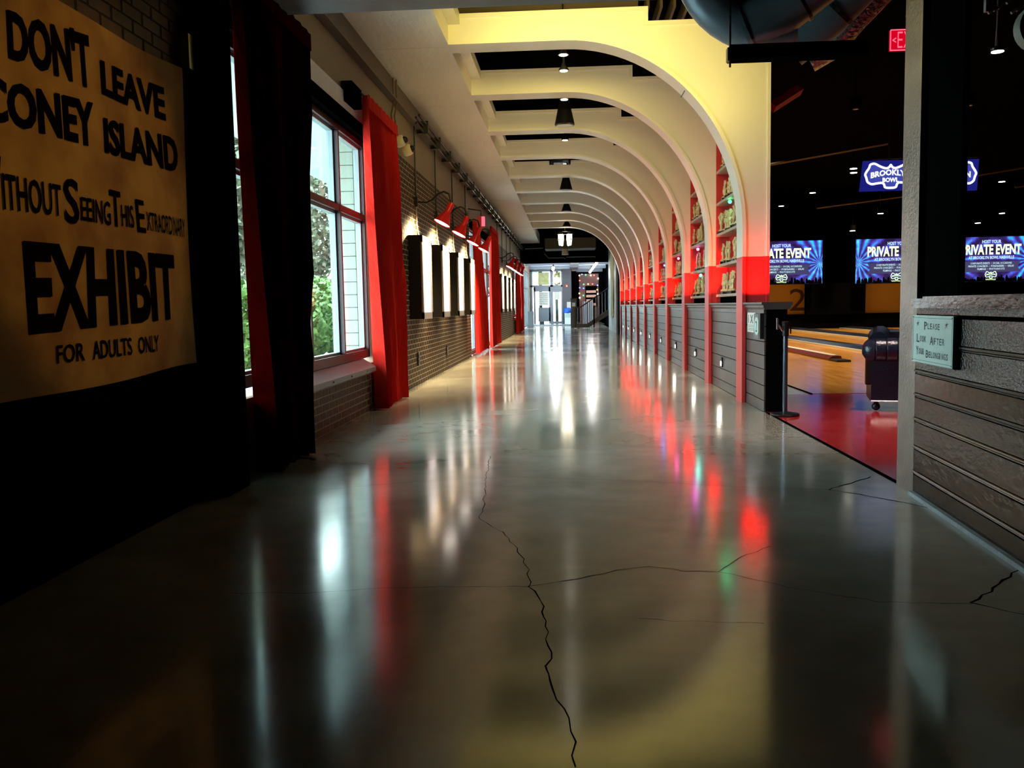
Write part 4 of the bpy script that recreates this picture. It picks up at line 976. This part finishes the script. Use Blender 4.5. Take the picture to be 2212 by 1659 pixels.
# door wall
dw = thing('door_1', (-2.0, 69, 0), None, None); dw['kind'] = 'structure'
def X69(px): return (px-1228)/27.4
def Z69(py): return 1.5+(660.5-py)/27.4
fr = MB()
for (a, b) in ((-2.95, -2.80), (-1.40, -1.18), (-.56, -.46)): fr.box(a, b, 68.95, 69.1, 0, 4.28)
for (z0, z1) in ((3.0, 3.14), (4.2, 4.30)): fr.box(-2.95, -.46, 68.95, 69.1, z0, z1)
fr.build('frame', 'lobbyf', dw)
ld = MB().box(-2.70, -2.58, 68.96, 69.05, .1, 3.0).box(-1.52, -1.40, 68.96, 69.05, .1, 3.0).box(-2.70, -1.40, 68.96, 69.05, 2.65, 3.0).box(-2.35, -1.40, 68.96, 69.05, .3, 1.4); ld.build('door_leaf', 'lobbyf', dw)
MB().box(-1.18, -.56, 68.96, 69.05, .1, .3).box(-1.18, -.56, 68.96, 69.05, 2.6, 3.0).build('side_panel', 'lobbyf', dw)
for b in ((-2.58, -1.52, .1, 3.0), (-1.18, -.56, .3, 2.6), (-2.80, -1.40, 3.14, 4.2), (-1.18, -.56, 3.14, 4.2)): MB().box(b[0], b[1], 69.0, 69.01, b[2], b[3]).build('pane', 'glass', dw)
MB().tube([(-1.44, 68.9, 1.0), (-1.44, 68.9, 1.4)], .025, 6).build('handle', 'silver', dw)
tag(box('door_poster', (-2.28, -1.56, 68.93, 68.95, 1.55, 2.62), 'white'), 'white printed poster on the glass of the lobby door', 'poster')
pl = MB()
for k in range(6): text_on(pl, 'IIIII IIII' if k % 2 else 'III IIIIII', plane_fn((-2.22, 68.925, 1.68+.15*k), (1, 0, 0), (0, 0, 1), .6, .07), .0, 1)
pl.build('print', 'greyp', bpy.data.objects['door_poster'])
tag(box('side_notice', (-1.12, -.68, 68.93, 68.95, 2.0, 2.6), 'white'), 'pale blank notice on the glass beside the lobby door', 'notice')
for (nm, b, mt, l_, c_) in (('wall_notice', (-.12, .20, 68.94, 68.965, 1.30, 1.80), 'white', 'framed white notice on dark boards right of the door', 'notice'),):
    tag(box(nm, b, mt), l_, c_)
t = thing('alarm_pull', (-.12, 68.95, 3.05), 'small red and white alarm strobe on the dark boards', 'alarm')
box('housing', (-.22, -.02, 68.93, 68.965, 2.93, 3.19), 'shade', t); box('lens', (-.16, -.06, 68.915, 68.93, 2.98, 3.10), 'white', t)
for (nm, x0, x1, l_) in (('arch_poster', -2.35, -1.48, 'golden round topped poster in the transom over the door'), ('lit_poster_panel', -1.10, -.60, 'bright yellow and black picture in the transom beside the door')):
    o = box(nm, (x0, x1, 69.05, 69.08, 3.16, 4.12), P(nm, (.75, .60, .22), .6, var=(6, (.05, .04, .02)) if nm == 'lit_poster_panel' else (5, (.9, .8, .6)), emit=(1, .75, .3), es=.15)); tag(o, l_, 'poster')
t = thing('waste_bin', (-.07, 68.3, .09), 'pale waste bin with a bright blue bag by the dark boards', 'bin')
box('bin_body', (-.30, .16, 68.1, 68.5, .09, .95), 'corr', t); MB().lathe([(.24, .93), (.33, 1.0), (.36, 1.15), (.28, 1.28), (.18, 1.34)], (-.07, 68.3, 0), 14).build('bag', 'blue', t, True); box('label', (-.28, .14, 68.085, 68.099, .6, .9), 'mint', t)
tag(box('bag_pile', (-2.32, -1.95, 70.4, 70.8, .02, .6), 'corr'), 'pale sack standing outside the lobby door', 'sack')
t = thing('porch_column', (-2.35, 71, 0), 'pale round column outside the glass of the lobby door', 'column'); MB().lathe([(.14, 0), (.14, 4.5)], (-2.22, 71, 0), 14).build('shaft', 'canopy', t, True)
t = thing('porch_column', (-.95, 71, 0), 'pale round column outside the pane beside the lobby door', 'column'); MB().lathe([(.12, 0), (.12, 4.5)], (-.93, 71, 0), 14).build('shaft', 'canopy', t, True)
# ceiling panels between the beams, given a glow to brighten the lobby
for k, (x0, x1, y0, y1) in enumerate(((-2.8, .1, 56, 61.4), (-2.8, .1, 62.1, 67.5), (.8, 2.85, 56, 61.4), (.8, 2.85, 62.1, 67.9), (.8, 2.85, 68.7, 74.4), (.8, 2.85, 75.3, 80))):
    tag(box('added_glow_panel', (x0, x1, y0, y1, 4.57, 4.60), 'e_ceil'), ('pale ceiling panel with added glow over the near left of the lobby', 'pale ceiling panel with added glow before the lobby door', 'pale ceiling panel with added glow over the podium side of the lobby', 'pale ceiling panel with added glow over the lobby stairs', 'pale ceiling panel with added glow beyond the lobby stairs', 'pale ceiling panel with added glow nearest the string lit wall')[k], 'added_glow_panel', 'glowing lobby ceiling panels')
# lobby ceiling grid, lights
for k, (x0, x1, y0, y1) in enumerate(((-3.0, 3.0, 61.5, 62.0), (.15, .75, 55.5, 69), (-3.0, .2, 67.6, 68.3), (.7, 2.9, 68, 68.6), (.7, 2.9, 74.5, 75.2))):
    tag(box('lobby_beam', (x0, x1, y0, y1, 4.33, 4.62), 'lobbyf' if k != 1 else 'lobbyw'), ('dark beam across the lobby ceiling', 'dark beam running along the lobby ceiling', 'grey beam over the lobby door', 'grey cross beam over the stairs', 'grey cross beam farthest over the stairs')[k], 'beam')
def lobby_head(x, y, z, l_, g_):
    t = thing('lobby_lamp', (x, y, z), l_, 'track lamp', g_)
    MB().ball((x, y, z), .10, 10, 6).build('lamp_face', 'e_white', t); MB().lathe([(.08, z+.08), (.05, z+.2)], (x, y, 0), 8).tube([(x, y, z+.2), (x, y, 4.62)], .012, 5).build('can', 'blackm', t)
for (x, y, z) in ((-1.0, 60.5, 4.12), (-1.05, 62.5, 4.08), (-1.0, 65, 3.95)): lobby_head(x, y, z, 'bright lamp head over the lobby entrance door', 'lobby lamps by the door')
for k in range(6): lobby_head(1.85-.02*k, 57.5+2.6*k, 4.25-.02*k, 'bright lamp head in the row over the lobby stairs', 'lobby lamps over the stairs')
point('light_lobby_lamps', (1.5, 58.8, 3.6), 50, (.95, .97, 1), .05); point('light_lobby_lamps', (1.6, 64, 3.7), 60, (1, .93, .82), .3); point('light_lobby_lamps', (-1.0, 62, 3.7), 50, (1, .95, .9), .3)
# podium, railing, stairs
t = thing('host_podium', (.36, 59, 0), 'black podium cabinet at the foot of the lobby railing', 'podium')
box('cabinet', (.16, .55, 58.8, 59.3, 0, 1.95), 'wains', t); box('ledge', (.12, .60, 58.75, 59.35, 1.95, 2.0), 'blackm', t); box('badge', (.24, .46, 58.78, 58.799, 1.45, 1.7), 'white', t)
t = thing('stair_railing', (1.6, 58, 0), 'black metal railing rising with the lobby stairs', 'railing')
for x in (.46, 1.67): box('post', (x-.05, x+.05, 57.95, 58.05, 0, 1.40), 'blackm', t); 
for x in (.46, 1.67): box('foot', (x-.08, x+.08, 57.9, 58.1, 0, .05), 'silver', t)
MB().tube([(.46, 58, 1.36), (.80, 58, 1.40), (2.85, 58, 2.75)], .045, 6).build('handrail', 'blackm', t)
for k in range(11):
    x = .62+k*.2
    zt = 1.38 if x < .8 else 1.38+(x-.8)*.66; zb_ = .25 if x < 1.3 else .25+(x-1.3)*.66
    MB().tube([(x, 58, zb_), (x, 58, zt)], .018, 5).build('baluster', 'blackm', t)
MB().prism([(.5, .05), (1.3, .05), (2.9, 1.0), (2.9, 1.4), (1.2, .3), (.5, .3)], 'y', 57.95, 58.1).build('stringer', 'browndark', t)
tag(box('ribbed_screen', (1.0, 1.68, 61, 61.1, 0, 1.78), 'corr'), 'white vertical ribbed screen behind the lobby railing', 'screen')
pp = bpy.data.objects['ribbed_screen']
for k in range(5): box('rib', (1.03+k*.135, 1.075+k*.135, 60.97, 61.0, 0, 1.78), 'lobbyw', pp)
# string lit wall
t = thing('string_light_wall', (1.9, 80, 2), 'reddish textured wall framed by coloured string lights at the far end', 'wall display')
box('panel', (1.0, 2.75, 80.1, 80.25, 0, 4.35), 'brickred', t); box('niche', (1.55, 2.6, 80.0, 80.1, 1.4, 3.25), 'black', t)
for k, z in enumerate((2.75, 2.35, 1.95, 1.6)): box('sign_board', (1.62, 2.5 if k != 2 else 2.2, 79.97, 80.0, z-.12, z+.10), P('pinkish_board', (.75, .5, .42), .6), t)
bc = ['e_yel', 'e_green', 'e_blue', 'e_redb', 'e_white']; bpos = [(1.02, 4.2), (1.04, 3.75), (1.04, 3.1), (1.0, 2.6), (1.03, 2.2), (1.25, 4.3), (1.6, 4.25), (2.05, 4.2), (2.35, 4.2), (1.4, 3.4), (1.8, 3.42), (2.2, 3.42), (2.65, 3.3), (2.62, 2.9), (2.66, 2.5), (1.38, 3.05), (1.36, 2.4), (2.7, 3.9)]
for k, (x, z) in enumerate(bpos): MB().ball((x, 79.9, z), .065, 8, 5).build('bulb', bc[(k*3+k//2) % 5], t)
point('light_string_wall', (1.9, 78.5, 2.6), 30, (1, .75, .65), .3)
tag(box('door_side_bin', (-2.9, -2.5, 62.5, 63.2, 0, 1.15), 'lobbyw'), 'dark bin against the left lobby wall', 'bin')

# ------------------------------------------------------------------ outside
box('ground_outside', (-60, -3.16, -20, 120, -.3, -.12), 'pave', kind='structure')
box('ground_outside', (-3.3, 4, 86, 140, -.3, -.12), 'pave', kind='structure')
tag(box('entry_canopy', (-5.6, -3.3, -6, 62, 4.45, 4.7), 'canopy'), 'pale canopy outside over the windows', 'canopy')
def block_pier(y, x0, x1, label):
    t = thing('block_pier', ((x0+x1)/2, y, 0), label, 'pier', 'outside block piers')
    MB().box(x0+.012, x1-.012, y+.012, y+.40, -.12, 4.45).build('core', 'groove', t)
    for k in range(22): box('block', (x0, x1, y, y+.41, -.12+k*.208, -.12+k*.208+.196), 'cmu', t)
block_pier(14.2, -3.72, -3.45, 'pale block pier outside the first window')
block_pier(38, -4.2, -3.9, 'pale block pier outside beyond the middle doors')
def foliage(n, cx, cy, cz, rx, ry, rz_, s, seed):
    r = random.Random(seed); mb = MB()
    for _ in range(n):
        while True:
            p = Vector((r.uniform(-1, 1), r.uniform(-1, 1), r.uniform(-1, 1)))
            if p.length < 1: break
        if r.random() < .6: p = p.normalized()*r.uniform(.75, 1)
        c_ = Vector((cx+p.x*rx, cy+p.y*ry, cz+p.z*rz_)); a = Vector((r.gauss(0, 1), r.gauss(0, 1), r.gauss(0, 1))).normalized()*s*r.uniform(.6, 1.3); b = a.orthogonal().normalized()*s*.55
        mb.add([c_-a, c_+b, c_+a, c_-b], [(0, 1, 2, 3)])
    return mb
for k, (x, y, h, rr_) in enumerate(((-8.6, 29, 2.3, 1.7), (-10.6, 35.5, 2.8, 2.1), (-13.2, 44, 3.2, 2.8), (-8.0, 19.5, 2.2, 1.8), (-16, 54, 3.4, 3.2), (-8.0, 40, 2.6, 1.9), (-12.5, 27, 2.8, 2.2))):
    t = thing('hedge_bush', (x, y, -.12), f'{ordn[k]} green bush outside the windows', 'bush', 'bushes outside the windows')
    foliage(4200, x, y, h*.52, rr_*.95, rr_*.95, h*.52, .12, k).build('foliage', 'leaf', t, kind='stuff')
    MB().tube([(x, y, -.12), (x, y, h*.5)], .06, 6).build('stem', 'bark', t)
for k, (x, y, h, rr_) in enumerate(((-12.6, 39.5, 9.5, 2.9), (-10.5, 58, 10, 3.2), (-19, 52, 11, 4.0), (-7.5, 72, 9, 3.0), (-10.5, 23.5, 8.5, 2.6))):
    t = thing('tree', (x, y, -.12), f'{ordn[k]} tree with loose brownish green crown outside the windows', 'tree', 'trees outside the windows')
    foliage(8000, x, y, h*.64, rr_, rr_, h*.40, .17, 20+k).build('crown', 'leaf2', t, kind='stuff')
    MB().tube([(x, y, -.12), (x+.1, y, h*.5)], [.22, .12], 8).build('trunk', 'bark', t, True)
